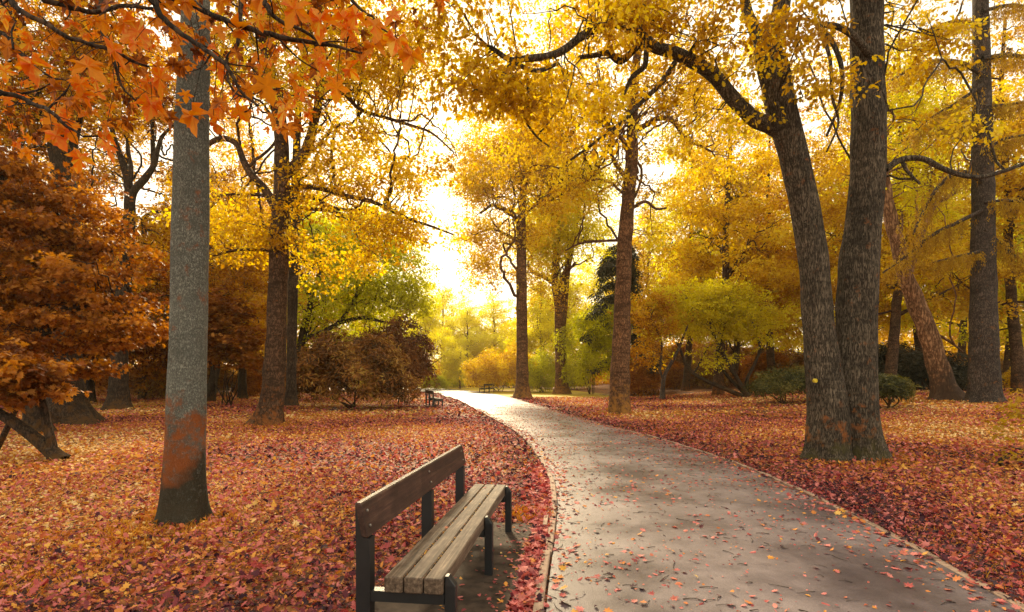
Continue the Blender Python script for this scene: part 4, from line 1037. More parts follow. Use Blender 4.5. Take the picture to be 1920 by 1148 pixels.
# ------------------------------------------------------------------ shrubs
def shrub(name, label, base, seed, lobes, n, leaf, size=.11, rad=.13, m=9, stems=6, inner=.25, group=None, bark='dbark', kind='narrow', cat='shrub', lean=None, droop=.05, flat=.1, up=.4):
    """Rosettes of leaves over lumpy domes, on a few crooked stems."""
    rng = np.random.RandomState(seed)
    t = thing(name, label, cat, base, 0, group); t['_o'] = [float(c) for c in base]
    b = Buf()
    vol = np.array([l[1][0] * l[1][2] for l in lobes]); vol = vol / vol.sum()
    pick = rng.choice(len(lobes), n, p=vol)
    u = unit(rng.normal(0, 1, (n, 3))); u[:, 2] = np.abs(u[:, 2]) * 1.0 - .75 * rng.uniform(0, 1, n) ** 2
    u = unit(u)
    q = np.where(rng.uniform(0, 1, n) < inner, rng.uniform(.4, .9, n), 1 + rng.normal(0, .07, n))
    ph = rng.uniform(0, 6.28, (len(lobes), 3))
    q = q * (1 + .20 * np.sin(5 * u[:, 0] + ph[pick, 0]) * np.sin(5 * u[:, 2] + ph[pick, 1]) + .12 * np.sin(11 * u[:, 0] + ph[pick, 2] + 6 * u[:, 1]))
    c = np.array([l[0] for l in lobes])[pick] + u * np.array([l[1] for l in lobes])[pick] * q[:, None]
    shoot = rng.uniform(0, 1, n) < .07      # stray shoots beyond the dome
    c[shoot] += u[shoot] * rng.uniform(.08, .30, (shoot.sum(), 1)) * np.linalg.norm(lobes[0][1]) * .5
    hole = np.sin(2.6 * c[:, 0] / lobes[0][1][0] * 1.6 + ph[pick, 0]) * np.sin(3.1 * c[:, 2] / lobes[0][1][2] * 1.6 + ph[pick, 1])
    ok = (c[:, 2] > base[2] + .04) & (hole > -.55 + .5 * rng.uniform(-1, 1, n))
    c, u, pick = c[ok], u[ok], pick[ok]
    tone = np.clip(.5 + .5 * np.sin(3 * c[:, 0] + 2 * c[:, 2]) * .5 + rng.normal(0, .2, len(c)), 0, 1)
    sprays(b, rng, c, u * (1 - up) + UP * up, m, rad, size, kind, flat, droop, .4, 0, tone)
    part('foliage', b, [M[leaf]], t)
    s_ = Buf()
    for k in range(stems):
        l = lobes[rng.randint(len(lobes))]
        e = l[0] + rng.normal(0, .35, 3) * l[1]
        a = base + np.array([rng.normal(0, .18), rng.normal(0, .12), -.04])
        mid = (a + e) / 2 + rng.normal(0, .18, 3) + np.array([0, 0, .1])
        p = spline([a, mid, e], .15)
        tube(s_, p, np.linspace(.035, .01, len(p)) * (1 + .15 * rng.normal()), 6, 0)
    part('stem', s_, [M[bark]], t)
    del t['_o']
    return t

def lobe(px, py, y, rx, rz, ry):
    return blob(px, py, y, rx, rz, ry)

Y0 = 26.0
shrub('rhododendron', 'wide brown olive rhododendron thicket beside the distant dark bench', on_ground(665, Y0), 81,
      [lobe(600, 705, Y0, 62, 52, 1.6), lobe(680, 715, Y0 - .3, 72, 55, 1.7), lobe(735, 728, Y0, 52, 40, 1.3), lobe(645, 672, Y0 + .6, 62, 45, 1.5), lobe(560, 725, Y0 + .5, 30, 36, 1), lobe(700, 680, Y0 + .4, 50, 45, 1.2)], 3400, 'rhodo', .19, .20, 10)
shrub('rhododendron', 'tall maroon rhododendron rising behind the brown olive thicket', on_ground(755, 31), 82,
      [lobe(750, 668, 31, 52, 62, 1.8), lobe(718, 655, 31.3, 40, 40, 1.3), lobe(775, 700, 30.5, 32, 36, 1.2)], 2200, 'maroon', .20, .21, 10)
shrub('rhododendron', 'rounded bush with yellow lit top behind the tiny sunlit bench', on_ground(935, 55), 83,
      [lobe(935, 700, 55, 52, 38, 3), lobe(905, 708, 54.5, 28, 28, 2), lobe(965, 690, 55.5, 38, 36, 2.4)], 2600, 'gold', .24, .30, 9)
shrub('azalea', 'olive yellow bush between the straight reddish trunk and the forked tree', on_ground(1018, 52), 84,
      [lobe(1015, 700, 52, 26, 40, 2), lobe(1005, 720, 51.5, 22, 20, 1.4)], 1000, 'lime', .22, .28, 9)
shrub('azalea', 'domed golden bush right of the forked tree', on_ground(1110, 47), 85,
      [lobe(1100, 650, 47, 50, 55, 2.5), lobe(1130, 680, 46.5, 42, 45, 2), lobe(1085, 700, 46.5, 26, 32, 1.6), lobe(1130, 610, 47.5, 50, 36, 2.4)], 2600, 'lime', .22, .28, 9)
shrub('rhododendron', 'low dark rounded rhododendron just left of the twin stemmed oak', on_ground(1470, 26), 86,
      [lobe(1472, 722, 26, 48, 28, 1.5), lobe(1440, 728, 26, 26, 20, 1), lobe(1505, 718, 26.4, 30, 26, 1.2)], 1700, 'evergreen', .13, .15, 9)
shrub('rhododendron', 'low dark rhododendron just right of the twin stemmed oak foot', on_ground(1660, 20), 87,
      [lobe(1655, 728, 20, 32, 24, .9), lobe(1680, 735, 20.3, 18, 16, .6)], 1000, 'evergreen', .12, .13, 9)
shrub('rhododendron', 'dark green bush between the leaning pale tree and the larch', on_ground(1800, 34), 88,
      [lobe(1800, 710, 34, 34, 44, 1.5), lobe(1776, 720, 34.3, 22, 30, 1.2)], 1100, 'dark', .17, .18, 9)
shrub('red_maple_shrub', 'small red orange shrub with thin forked stems behind the crooked oak, left of its foot', on_ground(428, 29), 89,
      [lobe(430, 640, 29, 52, 40, 1.6), lobe(415, 590, 29.4, 45, 40, 1.5), lobe(455, 680, 29, 32, 26, 1.1), lobe(400, 670, 29, 24, 30, 1)], 1500, 'rust', .15, .22, 10, stems=7, kind='star', inner=.4, up=.8)
shrub('seedling_shrub', 'yellow leaved young shrub at the right edge in front of the larch', on_ground(1905, 9.2), 90,
      [lobe(1905, 815, 9.2, 38, 45, .35), lobe(1930, 770, 9.4, 40, 40, .4), lobe(1890, 862, 9.0, 24, 22, .25), lobe(1915, 890, 8.8, 30, 20, .3)], 130, 'larch', .085, .07, 5, stems=5, inner=.4, kind='folded', bark='twig', up=.7)

# tall azalea with crossing bare stems
Y0 = 33
base = on_ground(1400, Y0)
stm = []
for q in [[(1402, 745, 5), (1385, 715, 4), (1370, 690, 3.4), (1352, 655, 3), (1335, 620, 2.6), (1330, 570, 2)], [(1400, 746, 4.5), (1360, 730, 4), (1320, 712, 3.4), (1290, 690, 2.8), (1275, 655, 2)], [(1404, 742, 4), (1400, 715, 3.4), (1416, 680, 3), (1425, 650, 2.6), (1412, 610, 2), (1405, 560, 1.6)],
          [(1395, 736, 4), (1375, 690, 3.2), (1385, 640, 2.8), (1372, 590, 2.4), (1366, 545, 1.8)], [(1398, 740, 3.6), (1360, 700, 3), (1345, 660, 2.6), (1362, 620, 2), (1345, 560, 1.6)]]:
    stm.append(line(q, Y0 + .2 * len(stm), .2))
bl = [blob(1330, 545, 33, 80, 26, 2), blob(1270, 570, 33, 70, 30, 2), blob(1390, 570, 33, 70, 36, 2), blob(1300, 610, 33, 60, 32, 1.6), blob(1380, 620, 33.5, 60, 36, 1.6), blob(1250, 610, 33, 36, 30, 1.4), blob(1430, 600, 33.5, 36, 40, 1.4), blob(1330, 670, 33.5, 40, 30, 1.2), blob(1360, 580, 33, 110, 30, 2)]
tree('azalea', 'tall golden azalea with many bare crossing stems on the right verge', base, 91, [stm[0]], stm[1:], bl, gn=12, gr=0.05, n=300, k=5, m=10, cr=(.8, .8, .3), rad=.34, size=.13, leaf='yellow', bark='dbark', up=.85, sides=10, flare=.2, thick=.6, cat='shrub', shell=.7)
Y0 = 32
base = on_ground(1243, Y0)
st = line([(1242, 748, 4.5), (1243, 720, 3.8), (1248, 700, 3.4), (1262, 675, 3), (1272, 655, 2.6), (1282, 630, 2), (1290, 610, 1.4)], Y0, .15)
tree('sapling', 'thin pale curved sapling standing alone between the mossy trunk and the golden azalea', base, 92, [st], [line([(1243, 712, 2.2), (1238, 690, 2), (1240, 640, 1.8), (1222, 600, 1.6), (1228, 570, 1.2)], Y0, .15)], [blob(1225, 590, 32.5, 50, 50, 1.6), blob(1215, 650, 32.5, 36, 40, 1.4)], n=90, k=5, m=10, cr=(.6, .6, .25), rad=.34, size=.13, leaf='amber', bark='larchbark', sides=10, flare=.25, thick=.5, cat='sapling')

# dark evergreen behind the mossy trunk
Y0 = 49
base = on_ground(1158, Y0)
st = line([(1158, 738, 9), (1158, 600, 7), (1160, 500, 4.5), (1164, 430, 2)], Y0, .4)
lb = []
rng = np.random.RandomState(7)
for k in range(42):
    h = rng.uniform(445, 690); s_ = rng.choice([-1, 1]); ln = ((h - 425) / 270 * 62 + 16) * rng.uniform(.6, 1.1)
    lb.append(line([(1160, h, 2, 0), (1160 + s_ * ln * .5, h + 2, 1.5, rng.normal(0, 1.5)), (1160 + s_ * ln, h + 22, .8, rng.normal(0, 3))], Y0, .5))
def dark_sprays(c, rng):
    for p, r in lb:
        s = p[1:]
        C = np.repeat(s, 8, axis=0) + rng.normal(0, 1, (len(s) * 8, 3)) * np.array([.2, .35, .10])
        sprays(c, rng, C, np.tile(UP, (len(C), 1)) + rng.normal(0, .3, C.shape), 9, .38, .26, 'narrow', .15, .8, .4, 0)
tree('evergreen_conifer', 'dark blue green conifer showing between the forked tree and the mossy trunk', base, 93, [st], lb, [blob(1160, 520, 49, 12, 60, .6)], n=24, k=4, m=6, cr=(.4, .4, .5), rad=.5, size=.3, leaf='dark', bark='dbark', kind='narrow', sides=10, flare=.3, extra=dark_sprays, twigs=False)

# ------------------------------------------------------------------ the wood behind: built once per kind, then set out one by one
def proto(name, seed, h, cz0, cr_, leaf, n, k, m, size, rad, r0=.28, low=False, cr3=(.9, .9, .45), hang=.3):
    rng = np.random.RandomState(seed)
    t = thing(name, 'tree', 'tree', (0, 0, 0))
    st = []; x = y = 0.0
    for z in np.linspace(-.1, h * .93, 9):
        st.append((x, y, z, r0 * (1 - .85 * max(z, 0) / h) + .02)); x += rng.normal(0, .16); y += rng.normal(0, .16)
    s = spline(st, .35); b = Buf(); tube(b, s[:, :3], s[:, 3], 14, 0, .5, bark_prof(rng, .05, .015, .45, .5)); part('trunk', b, [M['bark']], t)
    nodes = [s[int(len(s) * .3):, :3]]; nr = [s[int(len(s) * .3):, 3]]
    bb = []
    for q in range(7):
        a = q * 2.4 + rng.uniform(0, 1); zz = cz0 + (h - cz0) * (q + .5) / 7 * .8
        ln = cr_ * rng.uniform(.5, .85) * (1 - .35 * q / 7)
        o = np.array([np.interp(zz * .8, s[:, 2], s[:, 0]), np.interp(zz * .8, s[:, 2], s[:, 1]), zz * .8])
        e = o + np.array([math.cos(a) * ln, math.sin(a) * ln, ln * .55])
        p = spline([o, (o + e) / 2 + rng.normal(0, .25, 3), e + rng.normal(0, .2, 3)], .3)
        b = Buf(); rr = np.linspace(r0 * .42 * (1 - .5 * q / 7), .025, len(p)); tube(b, p, rr, 8, 0, .5, bark_prof(rng, .08, .02)); part('limb', b, [M['bark']], t)
        nodes.append(p); nr.append(rr)
        bb.append((e, np.array([cr_ * .5, cr_ * .5, (h - cz0) * .17])))
    bb.append((np.array([s[-1, 0], s[-1, 1], h * .9]), np.array([cr_ * .5, cr_ * .5, (h - cz0) * .18])))
    bb.append((np.array([0, 0, (h + cz0) / 2]), np.array([cr_ * .75, cr_ * .75, (h - cz0) * .42])))
    c = Buf(); cl, ow = fill_blobs(rng, bb, n, .45)
    foliage(c, rng, cl, ow, k, m, cr3, rad, size, 'folded', .15, hang, .75)
    grow_twigs(c, rng, np.concatenate(nodes), np.concatenate(nr), cl, 1, 4, .14, .1, 1.7)
    gnarled(c, rng, np.concatenate(nodes), np.concatenate(nr), cl, 12, .08)
    part('crown', c, [M[leaf], M['bark']], t)
    return t

PB = proto('woodland_tree', 101, 20, 4.0, 6.4, 'gold', 150, 10, 20, .21, .62, .34)
PT = proto('woodland_tree', 102, 25, 5.5, 5.2, 'gold', 150, 10, 20, .21, .62, .33)
PW = proto('woodland_tree', 103, 16, 2.0, 6.4, 'gold', 165, 10, 20, .21, .62, .30)
PS = proto('understory_tree', 104, 8.5, 1.0, 3.6, 'gold', 130, 9, 18, .17, .45, .15)
KIND = {'B': PB, 'T': PT, 'W': PW, 'S': PS}
first = set()
WOOD = [
    # px, distance, kind, size, leaves, label
    (1345, 37, 'T', .95, 'gold', 'tall golden tree towering over the middle of the golden azalea'),
    (1428, 58, 'T', 1.0, 'yellow', 'tall yellow tree far behind the right edge of the azalea'),
    (1215, 62, 'B', 1.0, 'gold', 'golden background tree behind the gap right of the mossy trunk'),
    (1285, 46, 'T', .9, 'yellow', 'tall yellow tree rising over the left end of the golden azalea'),
    (1370, 52, 'B', .95, 'gold', 'wide golden tree rising straight above the golden azalea'),
    (1452, 42, 'T', .85, 'amber', 'amber tree with slim orange trunk between azalea and twin oak'),
    (1420, 66, 'W', 1.1, 'yellow', 'low branched yellow tree far behind the right end of the azalea'),
    (1540, 55, 'B', 1.0, 'yellow', 'yellow tree glimpsed in the fork of the twin oak'),
    (1575, 36, 'T', .85, 'gold', 'golden tree directly behind the twin oak'),
    (1665, 30, 'T', .8, 'gold', 'straight dark trunk behind the right stem of the twin oak'),
    (1722, 37, 'T', .85, 'yellow', 'slim straight orange trunk behind the leaning pale tree'),
    (1790, 50, 'B', 1.0, 'yellow', 'broad yellow tree far behind the larch on its left'),
    (1885, 42, 'T', .8, 'lime', 'thin dark trunk right of the larch'),
    (1912, 29, 'T', .9, 'gold', 'reddish trunk cut by the right edge of the picture'),
    (1960, 40, 'W', 1.0, 'yellow', 'yellow boughs entering at the right edge behind the larch'),
    (1850, 62, 'W', 1.15, 'gold', 'hazy golden tree low behind the larch foot'),
    (1640, 62, 'W', 1.1, 'gold', 'hazy golden tree between twin oak and leaning pale tree'),
    (1310, 78, 'W', 1.2, 'gold', 'far hazy golden tree seen through the azalea stems'),
    (1150, 78, 'B', 1.0, 'yellow', 'far yellow tree behind the dark conifer'),
    (1060, 74, 'W', 1.0, 'yellow', 'far bright yellow tree left of the dark conifer'),
    (1010, 64, 'W', .75, 'yellow', 'bright yellow tree behind the straight reddish trunk'),
    (930, 80, 'W', .80, 'pale', 'pale glowing tree above the round bush at the path end'),
    (880, 76, 'W', .72, 'pale', 'pale yellow tree standing over the end of the path'),
    (835, 88, 'W', 1.02, 'pale', 'tallest pale tree beneath the bright gap of sky'),
    (795, 66, 'W', .66, 'yellow', 'small yellow tree just right of the maroon rhododendron'),
    (862, 64, 'S', .55, 'pale', 'pale little bushy tree at the very end of the path'),
    (700, 52, 'W', .66, 'yellow', 'yellow tree behind the maroon rhododendron'),
    (610, 46, 'B', .86, 'gold', 'golden tree behind the yellow green spreading tree'),
    (520, 50, 'W', 1.0, 'gold', 'golden tree directly behind the moss banded oak'),
    (455, 38, 'T', .8, 'amber', 'amber tree between grey maple and moss banded oak'),
    (390, 33, 'B', .75, 'amber', 'dark trunk just right of the grey maple'),
    (400, 56, 'W', 1.1, 'rust', 'rust coloured tree low behind the red orange shrub'),
    (325, 44, 'B', .7, 'amber', 'amber tree hidden partly by the grey maple'),
    (268, 38, 'S', 1.3, 'rust', 'rust brown low tree left of the grey maple'),
    (170, 33, 'S', 1.3, 'rust', 'rust low tree between the buttressed trunk and the flared trunk'),
    (168, 46, 'W', .9, 'amber', 'amber tree behind the thin distant trunk at left'),
    (60, 40, 'B', .8, 'amber', 'amber tree behind the massive buttressed trunk'),
    (-40, 30, 'W', .8, 'rust', 'rust tree entering at the left edge behind the layered maple'),
    (20, 26, 'S', 1.2, 'rust', 'rust thicket tree behind the layered maple'),
    (300, 62, 'W', 1.0, 'rust', 'far rust tree seen low between the left trunks'),
    (120, 66, 'W', 1.1, 'rust', 'far dark rust tree at the far left'),
    (-110, 52, 'B', 1.0, 'amber', 'amber tree beyond the left edge'),
    (2040, 56, 'B', 1.0, 'gold', 'golden tree beyond the right edge'),
]
rng = np.random.RandomState(9)
for px, y, kd, sc, lf, lab in WOOD:
    src = KIND[kd]; p = on_ground(px, y); rz = rng.uniform(0, 6.28)
    s3 = (sc * rng.uniform(.92, 1.08), sc * rng.uniform(.92, 1.08), sc * rng.uniform(.95, 1.05))
    bm = {'bark': 1}
    sw = {'gold_leaves': M[lf]}
    if px < 500: sw['brown_bark'] = M['dbark']
    dup(src, p, rz, s3, lab, None, sw)
for src in KIND.values():
    for ch in list(src.children): bpy.data.objects.remove(ch)
    bpy.data.objects.remove(src)

# low bushes under the wood, one by one
UB = []
for sd, lf in ((201, 'rhodo'), (202, 'rust')):
    UB.append(shrub('undergrowth_bush', 'bush', np.zeros(3), sd, [(np.array([0, 0, .9]), np.array([1.9, 1.5, 1.1])), (np.array([1.2, .3, .7]), np.array([1.3, 1.2, .9])), (np.array([-1.3, .2, .8]), np.array([1.2, 1.1, 1.0])), (np.array([.3, -.2, 1.6]), np.array([1.2, 1., .8]))], 1500, lf, .2, .24, 9))
BUSH = [(1230, 60, 0, 1.9, 'rhodo', 'tall dark bush deep behind the thin pale sapling'), (1300, 64, 1, 2.0, 'rust', 'tall rust bush deep behind the azalea stems, on their left'), (1360, 60, 0, 1.9, 'rhodo', 'tall dark bush deep behind the middle of the azalea'), (1425, 62, 1, 2.0, 'rust', 'tall rust bush deep behind the azalea foot'), (1480, 58, 0, 1.9, 'rhodo', 'tall dark bush deep behind the low rhododendron'), (1720, 64, 1, 2.0, 'rust', 'tall rust bush deep behind the slim orange trunk'), (1800, 66, 0, 2.0, 'amber', 'tall amber bush deep behind the dark green bush'), (590, 56, 1, 1.8, 'rust', 'tall rust bush deep behind the rhododendron thicket'), (520, 60, 0, 1.8, 'rhodo', 'tall dark bush deep behind the moss banded oak'), (700, 62, 1, 1.6, 'lime', 'olive bush deep behind the maroon rhododendron'), (1195, 44, 0, 1.0, 'rust', 'rust bush at the foot of the woods right of the mossy trunk'), (1265, 52, 1, 1.1, 'rust', 'rust bush seen below the golden azalea, left of its stems'), (1330, 50, 0, 1.0, 'rhodo', 'dark bush seen between the azalea stems'), (1395, 54, 1, 1.2, 'rust', 'rust orange bush behind the azalea foot'),
        (1445, 44, 0, 1.3, 'rust', 'rust bush behind the low rhododendron left of the twin oak'), (1530, 40, 1, 1.1, 'rhodo', 'dark bush just behind the twin oak'), (1690, 36, 0, 1.2, 'dark', 'dark evergreen bush behind the leaning pale tree, on its left'), (1650, 44, 1, 1.4, 'rhodo', 'tall dark bush right behind the twin oak'),
        (1745, 50, 0, 1.2, 'rust', 'rust bush far behind the leaning pale tree'), (1830, 46, 1, 1.2, 'rhodo', 'olive bush behind the larch'), (1890, 52, 0, 1.3, 'gold', 'golden bush right of the larch'), (1950, 34, 1, 1.0, 'gold', 'golden bush at the right edge behind the reddish trunk'),
        (310, 40, 1, 1.2, 'rhodo', 'dark bush just left of the grey maple'), (250, 46, 0, 1.0, 'rust', 'rust bush beyond the strip of lit grass'), (345, 54, 1, 1.2, 'rhodo', 'dark bush behind the grey maple'), (395, 42, 0, 1.1, 'rhodo', 'dark bush between grey maple and red orange shrub'), (470, 44, 1, .9, 'rust', 'rust bush behind the foot of the moss banded oak'),
        (100, 50, 0, 1.4, 'rhodo', 'dark bush far behind the buttressed trunk'), (20, 44, 1, 1.4, 'rhodo', 'dark bush at the left edge behind the sapling'), (-60, 38, 0, 1.4, 'rhodo', 'dark bush beyond the left edge'), (190, 56, 1, 1.2, 'rust', 'rust bush far beyond the strip of lit grass'), (850, 72, 0, .8, 'lime', 'pale olive bush where the path turns away'), (815, 60, 1, .7, 'lime', 'olive bush right of the maroon rhododendron'), (890, 80, 1, 1.1, 'yellow', 'yellow bush at the far end of the lit grass'),
        (960, 70, 0, 1.3, 'lime', 'olive yellow bush behind the round bush'), (1060, 62, 1, 1.3, 'lime', 'olive bush behind the forked tree')]
for px, y, kd, sc, lf, lab in BUSH:
    src = UB[kd]; p = on_ground(px, y)
    dup(src, p, rng.uniform(0, 6.28), sc * rng.uniform(.9, 1.1), lab, 'bushes under the trees', {'rhododendron_leaves': M[lf], 'rust_leaves': M[lf]})
for src in UB:
    for ch in list(src.children): bpy.data.objects.remove(ch)
    bpy.data.objects.remove(src)

# far wood that reads as one mass
b = Buf(); n = 5200
rng = np.random.RandomState(77)
ang = rng.uniform(-1.05, 1.05, n); y = rng.uniform(88, 112, n); x = y * np.tan(ang)
top = 9 + 5 * np.sin(ang * 9 + 1) + 3 * np.sin(ang * 23) ; gap = np.exp(-((ang + .17) / .10) ** 2); top = top * (1 - .55 * gap)
z = rng.uniform(0, 1, n) ** .8 * np.maximum(top, 3)
C = np.column_stack([x, y, z]); 
sprays(b, rng, C, np.tile(UP, (n, 1)) + rng.normal(0, .5, (n, 3)), 9, 1.5, .75, 'folded', .4, .3, .6, 0)
ang = rng.uniform(-1.05, 1.05, 3000); y = rng.uniform(84, 100, 3000); C = np.column_stack([y * np.tan(ang), y, rng.uniform(0, 3.5, 3000)])
sprays(b, rng, C, np.tile(UP, (3000, 1)) + rng.normal(0, .5, (3000, 3)), 9, 1.2, .7, 'folded', .4, .3, .6, 0)
single('distant_woods', b, [M['amber']], 'hazy mass of amber woodland closing the view behind all the trees', 'woods', 'stuff')
# ------------------------------------------------------------------ fallen leaves
rng = np.random.RandomState(300)
def patch(x, y, s, p):
    return .5 + .25 * np.sin(x * s + 1.3 * np.sin(y * s * .7 + p)) + .25 * np.sin(y * s * 1.3 + p * 2 + 1.1 * np.sin(x * s * .9))
def in_view(n, y0, y1, power=1.0, margin=.42):
    y = np.sqrt(rng.uniform(y0 ** 2, y1 ** 2, n))
    return rng.uniform(-(.941 + margin), .941 + margin, n) * y + rng.uniform(-.3, .3, n), y
def off_path(x, y):
    return (x < edge_x(y, EL) - .03) | (x > edge_x(y, ER) + .03)
def in_pad(x, y):
    dx, dy = x - B0[0], y - B0[1]
    u = dx * BU[0] + dy * BU[1]; v = dx * bv[0] + dy * bv[1]
    return (u > -.95) & (u < 2.75) & (v > PADV[0] - .02) & (v < PADV[1])
def tone_at(x, y, n):
    """reds near the path and bench, orange and tan further out, in drifts"""
    d = np.minimum(np.abs(x - edge_x(y, EL)), np.abs(x - edge_x(y, ER)))
    red = np.exp(-d / 1.4) * .6 + .35 * (patch(x, y, .9, .4) > .62)
    t = rng.beta(1.15, 1.15, n)
    gold = patch(x, y, .55, 2.2) * np.clip(d / 2.5, 0, 1)
    return np.clip(t * .85 + .02 - .20 * red + .55 * (gold - .36) + .07 * sstep(1.2, 4, d), 0, 1)
def scatter(b, x, y, size, kind, tilt, lift, tone=None, zf=ground_z):
    n = len(x)
    p = np.column_stack([x, y, zf(x, y) + lift])
    a = rng.uniform(0, 6.283, n)
    nor = np.column_stack([rng.normal(0, tilt, n), rng.normal(0, tilt, n), np.ones(n)])
    d = np.column_stack([np.cos(a), np.sin(a), rng.normal(0, tilt, n)])
    put_leaves(b, p, d, nor, size, tone_at(x, y, n) if tone is None else tone, kind, 0, rng.uniform(-1.6, 2.6, n))
LT = Buf()
x, y = in_view(33000 , 1.9, 8.5); k = off_path(x, y) & ~in_pad(x, y); x, y = x[k], y[k]
keep = rng.uniform(0, 1, len(x)) < .60 + .40 * patch(x, y, 1.6, .9); x, y = x[keep], y[keep]
h = rng.uniform(.002, .034, len(x)); scatter(LT, x, y, .026 + .050 * rng.uniform(0, 1, len(x)) ** 1.8, 'star', .48, h)
x, y = in_view(38000 , 1.9, 8.5); k = off_path(x, y) & ~in_pad(x, y); x, y = x[k], y[k]
scatter(LT, x, y, .03 + .05 * rng.uniform(0, 1, len(x)) ** 1.5, 'oak', .6, rng.uniform(.002, .036, len(x)), np.clip(tone_at(x, y, len(x)) * .8 + rng.choice([-.25, .12], len(x)), 0, 1))
x, y = in_view(110000 , 1.9, 8.5); k = off_path(x, y) & ~in_pad(x, y); x, y = x[k], y[k]
scatter(LT, x, y, rng.uniform(.012, .035, len(x)), 'folded', .7, rng.uniform(.002, .03, len(x)))
x, y = in_view(150000 , 8.5, 20); k = off_path(x, y); x, y = x[k], y[k]
scatter(LT, x, y, rng.uniform(.04, .10, len(x)), 'oak', .48, rng.uniform(.002, .03, len(x)))
x, y = in_view(190000 , 20, 52); k = off_path(x, y); x, y = x[k], y[k]
k = ~((x > edge_x(y, ER)) & (y > 41)); x, y = x[k], y[k]
scatter(LT, x, y, rng.uniform(.09, .17, len(x)), 'folded', .42, rng.uniform(.002, .03, len(x)))
# drift of red leaves between the pad and the edging
n = 2600; y = rng.uniform(2.2, 9, n); x = edge_x(y, EL) - .075 - np.abs(rng.normal(0, .13, n)); k = ~in_pad(x, y)
scatter(LT, x[k], y[k], rng.uniform(.04, .09, k.sum()), 'star', .4, rng.uniform(.005, .045, k.sum()), np.clip(rng.normal(.36, .12, k.sum()), 0, 1))
n = 650; y = 2.6 + 22 * rng.uniform(0, 1, n) ** 1.6; x = edge_x(y, ER) + rng.normal(.085, .05, n)
scatter(LT, x, y, rng.uniform(.03, .075, n), 'oak', .4, rng.uniform(.03, .05, n))
n = 220; y = 2.6 + 22 * rng.uniform(0, 1, n) ** 1.6; x = edge_x(y, EL) - rng.normal(.075, .04, n)
scatter(LT, x, y, rng.uniform(.03, .07, n), 'oak', .4, rng.uniform(.045, .06, n))
single('leaf_litter', LT, [M['litter']], 'thick carpet of red, orange and tan fallen leaves under the trees', 'leaf litter', 'stuff')

PL = Buf()
def on_path_pts(n, y0, y1, p=1.0):
    y = y0 + (y1 - y0) * rng.uniform(0, 1, n) ** p
    t = rng.uniform(.012, .988, n)
    return edge_x(y, EL) * (1 - t) + edge_x(y, ER) * t, y, t
pz = lambda x, y: path_z(x, y) + .02 * (1 - (2 * (x - edge_x(y, EL)) / (edge_x(y, ER) - edge_x(y, EL)) - 1) ** 2)
for kd, n0 in (('star', 3600), ('oak', 2400), ('folded', 3600)):
    x, y, t = on_path_pts(n0 * 3, 2.2, 30, 1.35)
    keep = rng.uniform(0, 1, len(x)) < (.20 + .8 * np.clip(patch(x, y, 2.1, .3) - .2, 0, 1) + .3 * (t > .8)) * (.45 + .55 * sstep(4, 11, y))
    x, y = x[keep], y[keep]
    sz = (.018 + .046 * rng.uniform(0, 1, len(x)) ** 1.7) * (.6 if kd == 'folded' else 1)
    scatter(PL, x, y, sz, kd, .30, rng.uniform(.003, .012, len(x)), np.clip(rng.normal(.38, .20, len(x)), 0, 1), pz)
n = 1500; y = rng.uniform(2.2, 26, n) ; sd = rng.uniform(0, 1, n) < .5; o_ = np.abs(rng.normal(0, .12, n))
x = np.where(sd, edge_x(y, EL) + o_, edge_x(y, ER) - o_)
scatter(PL, x, y, rng.uniform(.03, .08, n), 'star', .3, rng.uniform(.004, .012, n), np.clip(rng.normal(.42, .2, n), 0, 1), pz)
n = 420; u = rng.uniform(-.9, 2.7, n); v = rng.uniform(PADV[0], PADV[1], n); v = np.where(rng.uniform(0, 1, n) < .55, PADV[1] - np.abs(rng.normal(0, .09, n)), v)
scatter(PL, B0[0] + u * BU[0] + v * bv[0], B0[1] + u * BU[1] + v * bv[1], rng.uniform(.015, .055, n), 'oak', .25, rng.uniform(.014, .022, n), np.clip(rng.normal(.40, .22, n), 0, 1))
single('path_leaves', PL, [M['litter']], 'scattered red and yellow fallen leaves lying on the path', 'fallen leaves', 'stuff')
# bits caught in the seat gaps
SL = Buf(); n = 230
u = rng.uniform(.02, 2.5, n); g_ = np.where(rng.uniform(0, 1, n) < .55, .1047, .2132) ; v = .32 - g_ + rng.normal(0, .006, n)
p = np.column_stack([B0[0] + u * BU[0] - v * bv[0], B0[1] + u * BU[1] - v * bv[1], np.full(n, .436)])
put_leaves(SL, p, rng.normal(0, 1, (n, 3)) * np.array([1, 1, .3]), np.tile(UP, (n, 1)) + rng.normal(0, .4, (n, 3)), rng.uniform(.008, .024, n), np.clip(rng.normal(.75, .12, n), 0, 1), 'folded', 0)
p = np.array([[B0[0] + u_ * BU[0] - v_ * bv[0], B0[1] + u_ * BU[1] - v_ * bv[1], .440] for u_, v_ in ((.95, .22), (1.55, .215), (1.9, .25), (2.1, .12), (.55, .06), (1.3, .28), (.3, .25), (2.35, .2))])
put_leaves(SL, p, rng.normal(0, 1, (8, 3)) * np.array([1, 1, .15]), np.tile(UP, (8, 1)) + rng.normal(0, .2, (8, 3)), np.array([.045, .04, .03, .03, .025, .035, .02, .04]), np.array([.55, .8, .7, .75, .4, .6, .85, .35]), 'star', 0)
single('seat_crumbs', SL, [M['litter']], 'orange leaf crumbs caught between the planks of the near bench seat', 'leaf crumbs', 'stuff')

